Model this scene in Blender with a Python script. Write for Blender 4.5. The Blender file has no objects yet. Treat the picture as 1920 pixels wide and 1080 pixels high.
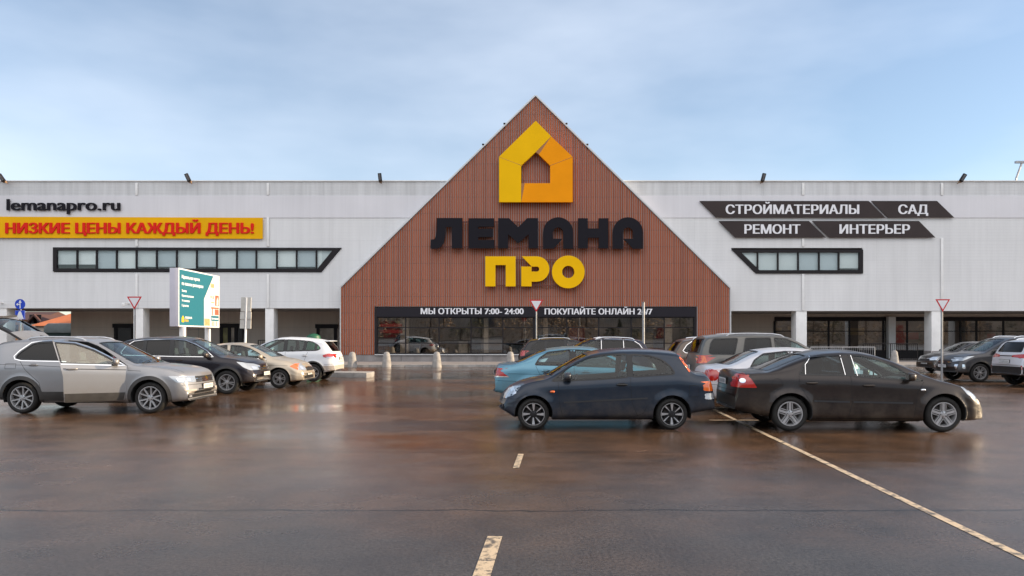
import bpy, bmesh, math, random
import numpy as np
from mathutils import Vector, Matrix, geometry
from mathutils.bvhtree import BVHTree
from math import radians as R, sin, cos, pi

random.seed(7); np.random.seed(7)
scene = bpy.context.scene
C = scene.collection
# ------------------------------------------------------------------ camera, sky, sun, exposure
F, HZ, EYE = 1400.0, 632.0, 1.67            # focal length and horizon of the photograph (pixels), eye height (m)
cam = bpy.data.cameras.new('camera'); cam_o = bpy.data.objects.new('camera', cam); C.objects.link(cam_o)
cam.sensor_width = 36; cam.lens = F / 1920 * 36; cam.shift_y = (HZ - 540) / 1920
cam.clip_end = 6000; cam_o.location = (0, 0, EYE); cam_o.rotation_euler = (R(90), 0, 0)
scene.camera = cam_o
SUN_EL, SUN_AZ = 17.0, 88.0                  # elevation, azimuth clockwise from +Y
world = bpy.data.worlds.new('World'); scene.world = world; world.use_nodes = True
nt = world.node_tree; nt.nodes.clear()
wo = nt.nodes.new('ShaderNodeOutputWorld'); bg = nt.nodes.new('ShaderNodeBackground')
sky = nt.nodes.new('ShaderNodeTexSky'); sky.sky_type = 'NISHITA'; sky.sun_disc = False
sky.sun_elevation = R(SUN_EL); sky.sun_rotation = R(SUN_AZ); sky.altitude = 100
sky.air_density = 1.0; sky.dust_density = 0.5; sky.ozone_density = 2.2
tc = nt.nodes.new('ShaderNodeTexCoord'); mp = nt.nodes.new('ShaderNodeMapping'); mp.inputs['Scale'].default_value = (1.1, 1.1, 3.2)
mp.inputs['Location'].default_value = (0.35, 0.2, 0.1)
no = nt.nodes.new('ShaderNodeTexNoise'); no.inputs['Scale'].default_value = 1.6; no.inputs['Detail'].default_value = 5; no.inputs['Roughness'].default_value = .52
rp = nt.nodes.new('ShaderNodeMapRange'); rp.inputs['From Min'].default_value = .34; rp.inputs['From Max'].default_value = .74
rp.inputs['To Min'].default_value = .12; rp.inputs['To Max'].default_value = .50
mx = nt.nodes.new('ShaderNodeMix'); mx.data_type = 'RGBA'; mx.inputs['B'].default_value = (6.6, 7.1, 7.9, 1)
# bright bank added to the unseen sky behind the camera to light the facade
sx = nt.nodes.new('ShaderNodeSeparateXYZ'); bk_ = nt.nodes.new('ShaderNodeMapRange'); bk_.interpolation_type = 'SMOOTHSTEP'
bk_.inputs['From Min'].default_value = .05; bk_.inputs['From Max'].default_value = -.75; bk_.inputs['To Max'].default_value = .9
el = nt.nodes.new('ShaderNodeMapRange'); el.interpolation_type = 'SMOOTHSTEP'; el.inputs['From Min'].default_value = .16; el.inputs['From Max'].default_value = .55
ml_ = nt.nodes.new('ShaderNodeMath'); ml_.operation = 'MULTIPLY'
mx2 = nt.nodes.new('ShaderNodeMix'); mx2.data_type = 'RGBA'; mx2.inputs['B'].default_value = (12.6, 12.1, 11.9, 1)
L = nt.links.new
L(tc.outputs['Generated'], mp.inputs['Vector']); L(mp.outputs['Vector'], no.inputs['Vector']); L(no.outputs['Fac'], rp.inputs['Value'])
L(rp.outputs[0], mx.inputs['Factor']); L(sky.outputs['Color'], mx.inputs['A'])
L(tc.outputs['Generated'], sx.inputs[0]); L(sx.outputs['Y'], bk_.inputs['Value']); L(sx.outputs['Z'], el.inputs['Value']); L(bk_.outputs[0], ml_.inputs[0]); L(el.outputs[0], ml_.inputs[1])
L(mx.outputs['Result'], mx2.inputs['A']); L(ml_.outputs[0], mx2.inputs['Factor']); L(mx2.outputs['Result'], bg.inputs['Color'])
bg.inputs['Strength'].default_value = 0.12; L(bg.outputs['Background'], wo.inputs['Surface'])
sun = bpy.data.lights.new('sun', 'SUN'); sun.energy = 5.0; sun.angle = R(.5); sun.color = (1, .78, .52)
sun_o = bpy.data.objects.new('sun', sun); C.objects.link(sun_o)
sd = Vector((sin(R(SUN_AZ)) * cos(R(SUN_EL)), cos(R(SUN_AZ)) * cos(R(SUN_EL)), sin(R(SUN_EL))))
sun_o.rotation_euler = sd.to_track_quat('Z', 'Y').to_euler(); sun_o.location = sd * 100
scene.view_settings.view_transform = 'Standard'; scene.view_settings.look = 'None'
scene.view_settings.exposure = 0.62; scene.view_settings.gamma = 1; scene.view_settings.use_curve_mapping = False

def at(px, py, Y):                            # photograph pixel -> point at distance Y
    return Vector(((px - 960) * Y / F, Y, EYE + (HZ - py) * Y / F))
def gnd(px, py):
    Y = EYE * F / (py - HZ); return Vector(((px - 960) * Y / F, Y, 0))

# ------------------------------------------------------------------ materials
def mat(name, col, rough=.6, metal=0, spec=.5, coat=0, noise=None, bump=None, emit=None, alpha=None):
    m = bpy.data.materials.new(name); m.use_nodes = True
    n = m.node_tree.nodes; b = n['Principled BSDF']; ln = m.node_tree.links.new
    b.inputs['Base Color'].default_value = (*col, 1); b.inputs['Roughness'].default_value = rough
    b.inputs['Metallic'].default_value = metal; b.inputs['Specular IOR Level'].default_value = spec
    b.inputs['Coat Weight'].default_value = coat; b.inputs['Coat Roughness'].default_value = .04
    if noise:                                  # (scale, amount[, z stretch])
        t = n.new('ShaderNodeTexCoord'); q = n.new('ShaderNodeMapping'); q.inputs['Scale'].default_value = noise[2] if len(noise) > 2 else (1, 1, 1)
        x = n.new('ShaderNodeTexNoise'); x.inputs['Scale'].default_value = noise[0]; x.inputs['Detail'].default_value = 6
        r = n.new('ShaderNodeMapRange'); r.inputs['From Min'].default_value = .3; r.inputs['From Max'].default_value = .7
        r.inputs['To Min'].default_value = 1 - noise[1]; r.inputs['To Max'].default_value = 1 + noise[1]
        v = n.new('ShaderNodeMix'); v.data_type = 'RGBA'; v.blend_type = 'MULTIPLY'; v.inputs['Factor'].default_value = 1
        v.inputs['A'].default_value = (*col, 1)
        ln(t.outputs['Object'], q.inputs['Vector']); ln(q.outputs['Vector'], x.inputs['Vector']); ln(x.outputs['Fac'], r.inputs['Value'])
        ln(r.outputs['Result'], v.inputs['B']); ln(v.outputs['Result'], b.inputs['Base Color'])
    if bump:                                   # (scale, strength, distance)
        t = n.new('ShaderNodeTexCoord'); x = n.new('ShaderNodeTexNoise'); x.inputs['Scale'].default_value = bump[0]; x.inputs['Detail'].default_value = 4
        u = n.new('ShaderNodeBump'); u.inputs['Strength'].default_value = bump[1]; u.inputs['Distance'].default_value = bump[2]
        ln(t.outputs['Object'], x.inputs['Vector']); ln(x.outputs['Fac'], u.inputs['Height']); ln(u.outputs['Normal'], b.inputs['Normal'])
    if emit: b.inputs['Emission Color'].default_value = (*emit[0], 1); b.inputs['Emission Strength'].default_value = emit[1]
    return m

def glass_mat(name, tint, refl=1.0, wavy=0, dust=0):
    m = bpy.data.materials.new(name); m.use_nodes = True; n = m.node_tree.nodes; n.clear(); ln = m.node_tree.links.new
    o = n.new('ShaderNodeOutputMaterial'); t = n.new('ShaderNodeBsdfTransparent'); t.inputs['Color'].default_value = (*tint, 1)
    g = n.new('ShaderNodeBsdfGlossy'); g.inputs['Roughness'].default_value = .015; fr = n.new('ShaderNodeLayerWeight'); fr.inputs['Blend'].default_value = .5      # Schlick: .04 + .96 (1 - cos)^5, the same from both sides
    pw = n.new('ShaderNodeMath'); pw.operation = 'POWER'; pw.inputs[1].default_value = 5; ln(fr.outputs['Facing'], pw.inputs[0])
    ma = n.new('ShaderNodeMath'); ma.operation = 'MULTIPLY_ADD'; ma.inputs[1].default_value = .95; ma.inputs[2].default_value = .043; ln(pw.outputs[0], ma.inputs[0])
    ml = n.new('ShaderNodeMath'); ml.operation = 'MULTIPLY'; ml.inputs[1].default_value = refl; ml.use_clamp = True
    s = n.new('ShaderNodeMixShader'); ln(ma.outputs[0], ml.inputs[0]); ln(ml.outputs[0], s.inputs[0]); ln(t.outputs[0], s.inputs[1]); ln(g.outputs[0], s.inputs[2])
    if wavy:
        c = n.new('ShaderNodeTexCoord'); x = n.new('ShaderNodeTexNoise'); x.inputs['Scale'].default_value = .9; x.inputs['Detail'].default_value = 1
        u = n.new('ShaderNodeBump'); u.inputs['Strength'].default_value = wavy; u.inputs['Distance'].default_value = .05
        ln(c.outputs['Object'], x.inputs['Vector']); ln(x.outputs['Fac'], u.inputs['Height']); ln(u.outputs['Normal'], g.inputs['Normal'])
    if dust:
        df = n.new('ShaderNodeBsdfDiffuse'); df.inputs['Color'].default_value = (.75, .74, .70, 1); s2 = n.new('ShaderNodeMixShader'); s2.inputs[0].default_value = dust
        ln(s.outputs[0], s2.inputs[1]); ln(df.outputs[0], s2.inputs[2]); s = s2
    ln(s.outputs[0], o.inputs[0]); return m

def paint(name, col, metal=.35, rough=.32, dust=.25):
    m = bpy.data.materials.new(name); m.use_nodes = True; n = m.node_tree.nodes; b = n['Principled BSDF']; ln = m.node_tree.links.new
    b.inputs['Metallic'].default_value = metal; b.inputs['Coat Weight'].default_value = .45; b.inputs['Specular IOR Level'].default_value = .25
    t = n.new('ShaderNodeTexCoord'); x = n.new('ShaderNodeTexNoise'); x.inputs['Scale'].default_value = 3.2; x.inputs['Detail'].default_value = 8; x.inputs['Roughness'].default_value = .65
    sp = n.new('ShaderNodeSeparateXYZ'); ln(t.outputs['Object'], sp.inputs[0]); ln(t.outputs['Object'], x.inputs['Vector'])
    z = n.new('ShaderNodeMapRange'); z.inputs['From Min'].default_value = .75; z.inputs['From Max'].default_value = .2; z.inputs['To Min'].default_value = .12; z.inputs['To Max'].default_value = 1.0
    ln(sp.outputs['Z'], z.inputs['Value'])
    a = n.new('ShaderNodeMapRange'); a.inputs['From Min'].default_value = .35; a.inputs['From Max'].default_value = .75; ln(x.outputs['Fac'], a.inputs['Value'])
    k = n.new('ShaderNodeMath'); k.operation = 'MULTIPLY'; ln(z.outputs[0], k.inputs[0]); ln(a.outputs[0], k.inputs[1])
    d = n.new('ShaderNodeMath'); d.operation = 'MULTIPLY'; d.inputs[1].default_value = dust * 2.2; d.use_clamp = True; ln(k.outputs[0], d.inputs[0])
    v = n.new('ShaderNodeMix'); v.data_type = 'RGBA'; v.inputs['A'].default_value = (*col, 1); v.inputs['B'].default_value = (.16, .13, .10, 1)
    ln(d.outputs[0], v.inputs['Factor']); ln(v.outputs['Result'], b.inputs['Base Color'])
    r = n.new('ShaderNodeMapRange'); r.inputs['To Min'].default_value = rough; r.inputs['To Max'].default_value = .7; ln(d.outputs[0], r.inputs['Value']); ln(r.outputs[0], b.inputs['Roughness'])
    r2 = n.new('ShaderNodeMapRange'); r2.inputs['To Min'].default_value = .05; r2.inputs['To Max'].default_value = .45; ln(d.outputs[0], r2.inputs['Value']); ln(r2.outputs[0], b.inputs['Coat Roughness'])
    return m

def cladding(name, col, w, h, joint=.75, ribs=0, streak=.12):
    """metal sandwich panels: fine horizontal ribs, dark joints, rain streaks (object XZ plane)"""
    m = bpy.data.materials.new(name); m.use_nodes = True; n = m.node_tree.nodes; b = n['Principled BSDF']; ln = m.node_tree.links.new
    b.inputs['Roughness'].default_value = .45
    t = n.new('ShaderNodeTexCoord'); sp = n.new('ShaderNodeSeparateXYZ'); cb = n.new('ShaderNodeCombineXYZ')
    ln(t.outputs['Object'], sp.inputs[0]); ln(sp.outputs['X'], cb.inputs['X']); ln(sp.outputs['Z'], cb.inputs['Y'])
    br = n.new('ShaderNodeTexBrick'); br.offset = 0; br.inputs['Scale'].default_value = 1; br.inputs['Brick Width'].default_value = w; br.inputs['Row Height'].default_value = h
    br.inputs['Mortar Size'].default_value = .018; br.inputs['Mortar Smooth'].default_value = .6
    c2 = tuple(c * .97 for c in col); br.inputs['Color1'].default_value = (*col, 1); br.inputs['Color2'].default_value = (*c2, 1)
    br.inputs['Mortar'].default_value = (*[c * joint for c in col], 1); ln(cb.outputs[0], br.inputs['Vector'])
    q = n.new('ShaderNodeMapping'); q.inputs['Scale'].default_value = (2.2, 1, .12); x = n.new('ShaderNodeTexNoise'); x.inputs['Scale'].default_value = 1.2; x.inputs['Detail'].default_value = 7
    x.inputs['Roughness'].default_value = .65
    ln(t.outputs['Object'], q.inputs['Vector']); ln(q.outputs['Vector'], x.inputs['Vector'])
    r = n.new('ShaderNodeMapRange'); r.inputs['From Min'].default_value = .38; r.inputs['From Max'].default_value = .72; r.inputs['To Min'].default_value = 1.0; r.inputs['To Max'].default_value = 1 - streak
    ln(x.outputs['Fac'], r.inputs['Value'])
    x2 = n.new('ShaderNodeTexNoise'); x2.inputs['Scale'].default_value = .22; x2.inputs['Detail'].default_value = 3; ln(t.outputs['Object'], x2.inputs['Vector'])
    r2 = n.new('ShaderNodeMapRange'); r2.inputs['From Min'].default_value = .3; r2.inputs['From Max'].default_value = .7; r2.inputs['To Min'].default_value = .94; r2.inputs['To Max'].default_value = 1.04; ln(x2.outputs['Fac'], r2.inputs['Value'])
    mm = n.new('ShaderNodeMath'); mm.operation = 'MULTIPLY'; ln(r.outputs[0], mm.inputs[0]); ln(r2.outputs[0], mm.inputs[1])
    v = n.new('ShaderNodeMix'); v.data_type = 'RGBA'; v.blend_type = 'MULTIPLY'; v.inputs['Factor'].default_value = 1
    ln(br.outputs['Color'], v.inputs['A']); ln(mm.outputs[0], v.inputs['B']); ln(v.outputs['Result'], b.inputs['Base Color'])
    if ribs:
        wv = n.new('ShaderNodeTexWave'); wv.bands_direction = 'Z'; wv.inputs['Scale'].default_value = ribs; ln(t.outputs['Object'], wv.inputs['Vector'])
        u = n.new('ShaderNodeBump'); u.inputs['Strength'].default_value = .22; u.inputs['Distance'].default_value = .010
        ln(wv.outputs['Fac'], u.inputs['Height']); ln(u.outputs['Normal'], b.inputs['Normal'])
    return m

M = {}
M['clad'] = cladding('white_ribbed_cladding', (.74, .74, .75), 11.9, 1.33, .90, 1.6, .10)
M['clad_smooth'] = cladding('pale_flat_cladding', (.72, .71, .745), 1.36, 8.0, .95, 0, .06)
M['clad_top'] = cladding('grey_parapet_cladding', (.66, .665, .68), 4.1, 8.0, .86, 1.6, .22)
M['clad_back'] = cladding('warm_grey_cladding', (.66, .55, .46), 3.0, 1.2, .82, 1.6)
M['white_metal'] = mat('white_metal', (.82, .81, .80), .4, noise=(2, .06))
M['clad_pipe'] = mat('pipe_white', (.78, .775, .77), .45, noise=(2, .05)); M['coping'] = mat('coping_metal', (.6, .6, .6), .35, .3)
M['dark_metal'] = mat('dark_window_metal', (.014, .011, .013), .5, spec=.25)
M['soffit'] = mat('soffit_panel', (.40, .35, .31), .7)
M['concrete'] = mat('concrete', (.30, .285, .27), .85, noise=(5, .25), bump=(60, .3, .01))
M['plinth'] = mat('plinth_concrete', (.24, .22, .215), .8, noise=(2, .2, (1, 1, .4)))
M['batten_back'] = mat('batten_backing', (.40, .33, .33), .6)
M['rail'] = mat('sign_rail', (.12, .03, .02), .5)
M['logo_yellow'] = mat('sign_yellow', (.88, .50, .004), .55, spec=.08, noise=(.8, .04))
M['logo_orange'] = mat('sign_orange', (.90, .32, .005), .55, spec=.08, noise=(.8, .04))
M['logo_brown'] = mat('sign_brown', (.36, .15, .05), .5)
M['letter_dark'] = mat('sign_charcoal', (.010, .009, .014), .6, spec=.15)
M['letter_side'] = mat('sign_letter_edge', (.05, .03, .03), .5)
M['banner_yellow'] = mat('banner_yellow', (.84, .44, .006), .6, spec=.08, noise=(.6, .06))
M['banner_red'] = mat('banner_red', (.72, .020, .012), .55, spec=.12)
M['banner_dark'] = mat('banner_charcoal', (.045, .034, .034), .6, spec=.2, noise=(.8, .1))
M['letter_white'] = mat('letter_white', (.80, .80, .84), .5)
M['sign_dark'] = mat('fascia_charcoal', (.014, .012, .018), .55, spec=.25)
M['black'] = mat('black_plastic', (.014, .014, .015), .5, noise=(8, .25))
M['rubber'] = mat('tyre_rubber', (.011, .0105, .010), .8, noise=(12, .3))
M['interior'] = mat('car_interior', (.035, .034, .036), .85)
M['seat'] = mat('car_seat_fabric', (.05, .05, .055), .9)
M['under'] = mat('car_underside', (.01, .01, .01), .9)
M['trim'] = mat('black_window_rubber', (.01, .01, .011), .45)
M['chrome'] = mat('chrome', (.8, .8, .8), .12, 1)
M['seam'] = mat('panel_gap', (.006, .006, .007), .8)
M['alloy'] = mat('alloy_silver', (.52, .52, .53), .3, .7, noise=(9, .12))
M['alloy_dark'] = mat('alloy_gunmetal', (.03, .03, .033), .35, .5)
M['brake'] = mat('brake_disc', (.03, .026, .024), .6, .3)
M['lamp_red'] = mat('tail_lamp_red', (.42, .012, .008), .12, 0, .6, 1)
M['lamp_orange'] = mat('tail_lamp_orange', (.75, .13, .01), .15, 0, .6, 1)
M['lamp_clear'] = mat('lamp_lens_clear', (.42, .45, .48), .12, .45, .6, 1)
M['lamp_bright'] = mat('lamp_reflector', (.85, .87, .9), .1, .7, .5, 1)
M['plate'] = mat('number_plate_white', (.72, .72, .70), .4, noise=(14, .12))
M['plate_ink'] = mat('number_plate_smudge', (.35, .35, .36), .5)
M['car_glass'] = glass_mat('car_glass', (.60, .76, .76), 1.1)
M['car_glass_dark'] = glass_mat('car_glass_tinted', (.06, .075, .09), .9)
M['shop_glass'] = glass_mat('shop_glass', (.70, .63, .56), 6.5, .022)
M['pane_glass'] = glass_mat('office_glass', (.95, .97, .97), 1.3)
M['sign_red'] = mat('road_sign_red', (.55, .015, .02), .35)
M['sign_white'] = mat('road_sign_white', (.76, .77, .80), .4)
M['sign_blue'] = mat('road_sign_blue', (.008, .05, .48), .35)
M['galv'] = mat('galvanised_steel', (.36, .36, .37), .4, .6, noise=(3, .2))
M['teal'] = mat('poster_teal', (.022, .150, .205), .5, spec=.2)
M['poster_pale'] = mat('poster_pale', (.80, .72, .68), .4, noise=(1.5, .08))
M['poster_wood'] = mat('poster_wood', (.34, .12, .07), .4)
M['poster_orange'] = mat('poster_orange', (.75, .36, .18), .4, noise=(4, .3))
M['lavender'] = mat('sign_box_side', (.55, .53, .60), .5, noise=(1, .08))
M['plate_grey'] = mat('sign_plate_back', (.52, .50, .46), .5, noise=(3, .15))

def wood_mat():
    m = bpy.data.materials.new('timber_batten'); m.use_nodes = True; n = m.node_tree.nodes; b = n['Principled BSDF']; ln = m.node_tree.links.new
    b.inputs['Roughness'].default_value = .6; b.inputs['Specular IOR Level'].default_value = .2
    t = n.new('ShaderNodeTexCoord'); sp = n.new('ShaderNodeSeparateXYZ'); ln(t.outputs['Object'], sp.inputs[0])
    def op(o, a, v):
        k = n.new('ShaderNodeMath'); k.operation = o; ln(a, k.inputs[0]); k.inputs[1].default_value = v; return k.outputs[0]
    fx = op('FLOOR', op('DIVIDE', sp.outputs['X'], .145), 0); fz = op('FLOOR', op('DIVIDE', sp.outputs['Z'], 1.07), 0)
    cb = n.new('ShaderNodeCombineXYZ'); ln(fx, cb.inputs[0])
    wn = n.new('ShaderNodeTexWhiteNoise'); ln(cb.outputs[0], wn.inputs['Vector'])
    q = n.new('ShaderNodeMapping'); q.inputs['Scale'].default_value = (14, 1, .9); ln(t.outputs['Object'], q.inputs['Vector'])
    x = n.new('ShaderNodeTexNoise'); x.inputs['Scale'].default_value = 2; x.inputs['Detail'].default_value = 5; ln(q.outputs[0], x.inputs['Vector'])
    mx = n.new('ShaderNodeMath'); mx.operation = 'ADD'; ln(wn.outputs['Value'], mx.inputs[0]); ln(x.outputs['Fac'], mx.inputs[1])
    rr = n.new('ShaderNodeValToRGB'); rr.color_ramp.elements[0].position = .25; rr.color_ramp.elements[1].position = .85
    rr.color_ramp.elements[0].color = (.28, .076, .030, 1); rr.color_ramp.elements[1].color = (.44, .125, .050, 1)
    hf = op('MULTIPLY', mx.outputs[0], .5); ln(hf, rr.inputs['Fac'])
    jz = op('LESS_THAN', op('FRACT', op('DIVIDE', sp.outputs['Z'], 1.07), 0), .028)
    jm = n.new('ShaderNodeMix'); jm.data_type = 'RGBA'; ln(jz, jm.inputs['Factor']); ln(rr.outputs['Color'], jm.inputs['A']); jm.inputs['B'].default_value = (.16, .05, .025, 1)
    ln(jm.outputs['Result'], b.inputs['Base Color']); return m
M['wood'] = wood_mat()

def asphalt():
    m = bpy.data.materials.new('wet_asphalt'); m.use_nodes = True; n = m.node_tree.nodes; b = n['Principled BSDF']; ln = m.node_tree.links.new
    t = n.new('ShaderNodeTexCoord')
    def noise(s, d, ro=.6, sc=(1, 1, 1)):
        q = n.new('ShaderNodeMapping'); q.inputs['Scale'].default_value = sc; ln(t.outputs['Object'], q.inputs['Vector'])
        x = n.new('ShaderNodeTexNoise'); x.inputs['Scale'].default_value = s; x.inputs['Detail'].default_value = d; x.inputs['Roughness'].default_value = ro; ln(q.outputs[0], x.inputs['Vector']); return x.outputs['Fac']
    def mr(v, a, c, e, f):
        r = n.new('ShaderNodeMapRange'); r.inputs['From Min'].default_value = a; r.inputs['From Max'].default_value = c; r.inputs['To Min'].default_value = e; r.inputs['To Max'].default_value = f; ln(v, r.inputs['Value']); return r.outputs[0]
    wet = noise(.16, 5, .55, (1, 1.6, 1)); fine = noise(34, 5, .8); grit = noise(160, 2, .6); mid = noise(1.3, 6, .65); big = noise(.35, 4, .6, (1, 1.5, 1))
    sp = n.new('ShaderNodeSeparateXYZ'); ln(t.outputs['Object'], sp.inputs[0])
    ad = n.new('ShaderNodeMath'); ad.operation = 'MULTIPLY_ADD'; ad.inputs[1].default_value = 9; ln(big, ad.inputs[0]); ln(sp.outputs['Y'], ad.inputs[2])
    damp = mr(ad.outputs[0], 9.5, 15.5, 0, 1)                  # the strip nearest the road has half dried
    def two(c0, c1):
        cr = n.new('ShaderNodeValToRGB'); cr.color_ramp.elements[0].position = .3; cr.color_ramp.elements[1].position = .75
        cr.color_ramp.elements[0].color = (*c0, 1); cr.color_ramp.elements[1].color = (*c1, 1); ln(mid, cr.inputs['Fac']); return cr.outputs['Color']
    dm = n.new('ShaderNodeMix'); dm.data_type = 'RGBA'; ln(damp, dm.inputs['Factor']); ln(two((.044, .041, .041), (.072, .066, .064)), dm.inputs['A']); ln(two((.060, .038, .026), (.15, .082, .046)), dm.inputs['B'])
    fm = n.new('ShaderNodeMix'); fm.data_type = 'RGBA'; fm.blend_type = 'MULTIPLY'; fm.inputs['Factor'].default_value = 1
    ln(dm.outputs['Result'], fm.inputs['A']); ln(mr(fine, .3, .7, .2, 1.8), fm.inputs['B']); 
    # the seams between the paving lanes, a little crooked
    ys = n.new('ShaderNodeMath'); ys.operation = 'MULTIPLY_ADD'; ys.inputs[1].default_value = .07; ln(noise(1.1, 4, .7), ys.inputs[0])
    yd = n.new('ShaderNodeMath'); yd.operation = 'DIVIDE'; yd.inputs[1].default_value = 3.65; ln(sp.outputs['Y'], yd.inputs[0]); ln(yd.outputs[0], ys.inputs[2])
    fr = n.new('ShaderNodeMath'); fr.operation = 'FRACT'; ln(ys.outputs[0], fr.inputs[0]); lt = n.new('ShaderNodeMath'); lt.operation = 'LESS_THAN'; lt.inputs[1].default_value = .011; ln(fr.outputs[0], lt.inputs[0])
    sm = n.new('ShaderNodeMix'); sm.data_type = 'RGBA'; ln(lt.outputs[0], sm.inputs['Factor']); ln(fm.outputs['Result'], sm.inputs['A']); sm.inputs['B'].default_value = (.018, .015, .013, 1); ln(sm.outputs['Result'], b.inputs['Base Color'])
    rd = n.new('ShaderNodeMix'); ln(damp, rd.inputs['Factor']); ln(mr(wet, .36, .64, .27, .42), rd.inputs['A']); ln(mr(wet, .38, .62, .035, .22), rd.inputs['B'])
    rg = n.new('ShaderNodeMath'); rg.operation = 'ADD'; ln(rd.outputs[0], rg.inputs[0]); ln(mr(mid, .3, .7, -.03, .06), rg.inputs[1])
    ln(rg.outputs[0], b.inputs['Roughness']); b.inputs['IOR'].default_value = 1.38
    ws_ = mr(wet, .40, .60, .10, .55); sw = n.new('ShaderNodeMix'); ln(damp, sw.inputs['Factor']); sw.inputs['A'].default_value = .6; ln(ws_, sw.inputs['B'])
    u0 = n.new('ShaderNodeBump'); u0.inputs['Strength'].default_value = .5; u0.inputs['Distance'].default_value = .003; ln(grit, u0.inputs['Height'])
    u = n.new('ShaderNodeBump'); u.inputs['Strength'].default_value = .45; u.inputs['Distance'].default_value = .006; ln(fine, u.inputs['Height']); ln(sw.outputs[0], u.inputs['Strength']); ln(sw.outputs[0], u0.inputs['Strength']); ln(u0.outputs['Normal'], u.inputs['Normal'])
    u2 = n.new('ShaderNodeBump'); u2.inputs['Strength'].default_value = .06; u2.inputs['Distance'].default_value = .03; ln(noise(2.6, 3, .5, (1, 2.2, 1)), u2.inputs['Height'])
    ln(u.outputs['Normal'], u2.inputs['Normal']); ln(u2.outputs['Normal'], b.inputs['Normal']); return m
M['asphalt'] = asphalt()

def marking():
    m = bpy.data.materials.new('worn_road_paint'); m.use_nodes = True; n = m.node_tree.nodes; b = n['Principled BSDF']; ln = m.node_tree.links.new
    t = n.new('ShaderNodeTexCoord'); x = n.new('ShaderNodeTexNoise'); x.inputs['Scale'].default_value = 9; x.inputs['Detail'].default_value = 8; x.inputs['Roughness'].default_value = .75
    ln(t.outputs['Object'], x.inputs['Vector']); r = n.new('ShaderNodeValToRGB'); r.color_ramp.elements[0].position = .41; r.color_ramp.elements[1].position = .52
    r.color_ramp.elements[0].color = (.10, .085, .07, 1); r.color_ramp.elements[1].color = (.60, .46, .30, 1)
    ln(x.outputs['Fac'], r.inputs['Fac']); ln(r.outputs['Color'], b.inputs['Base Color']); b.inputs['Roughness'].default_value = .5; return m
M['marking'] = marking()

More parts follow.
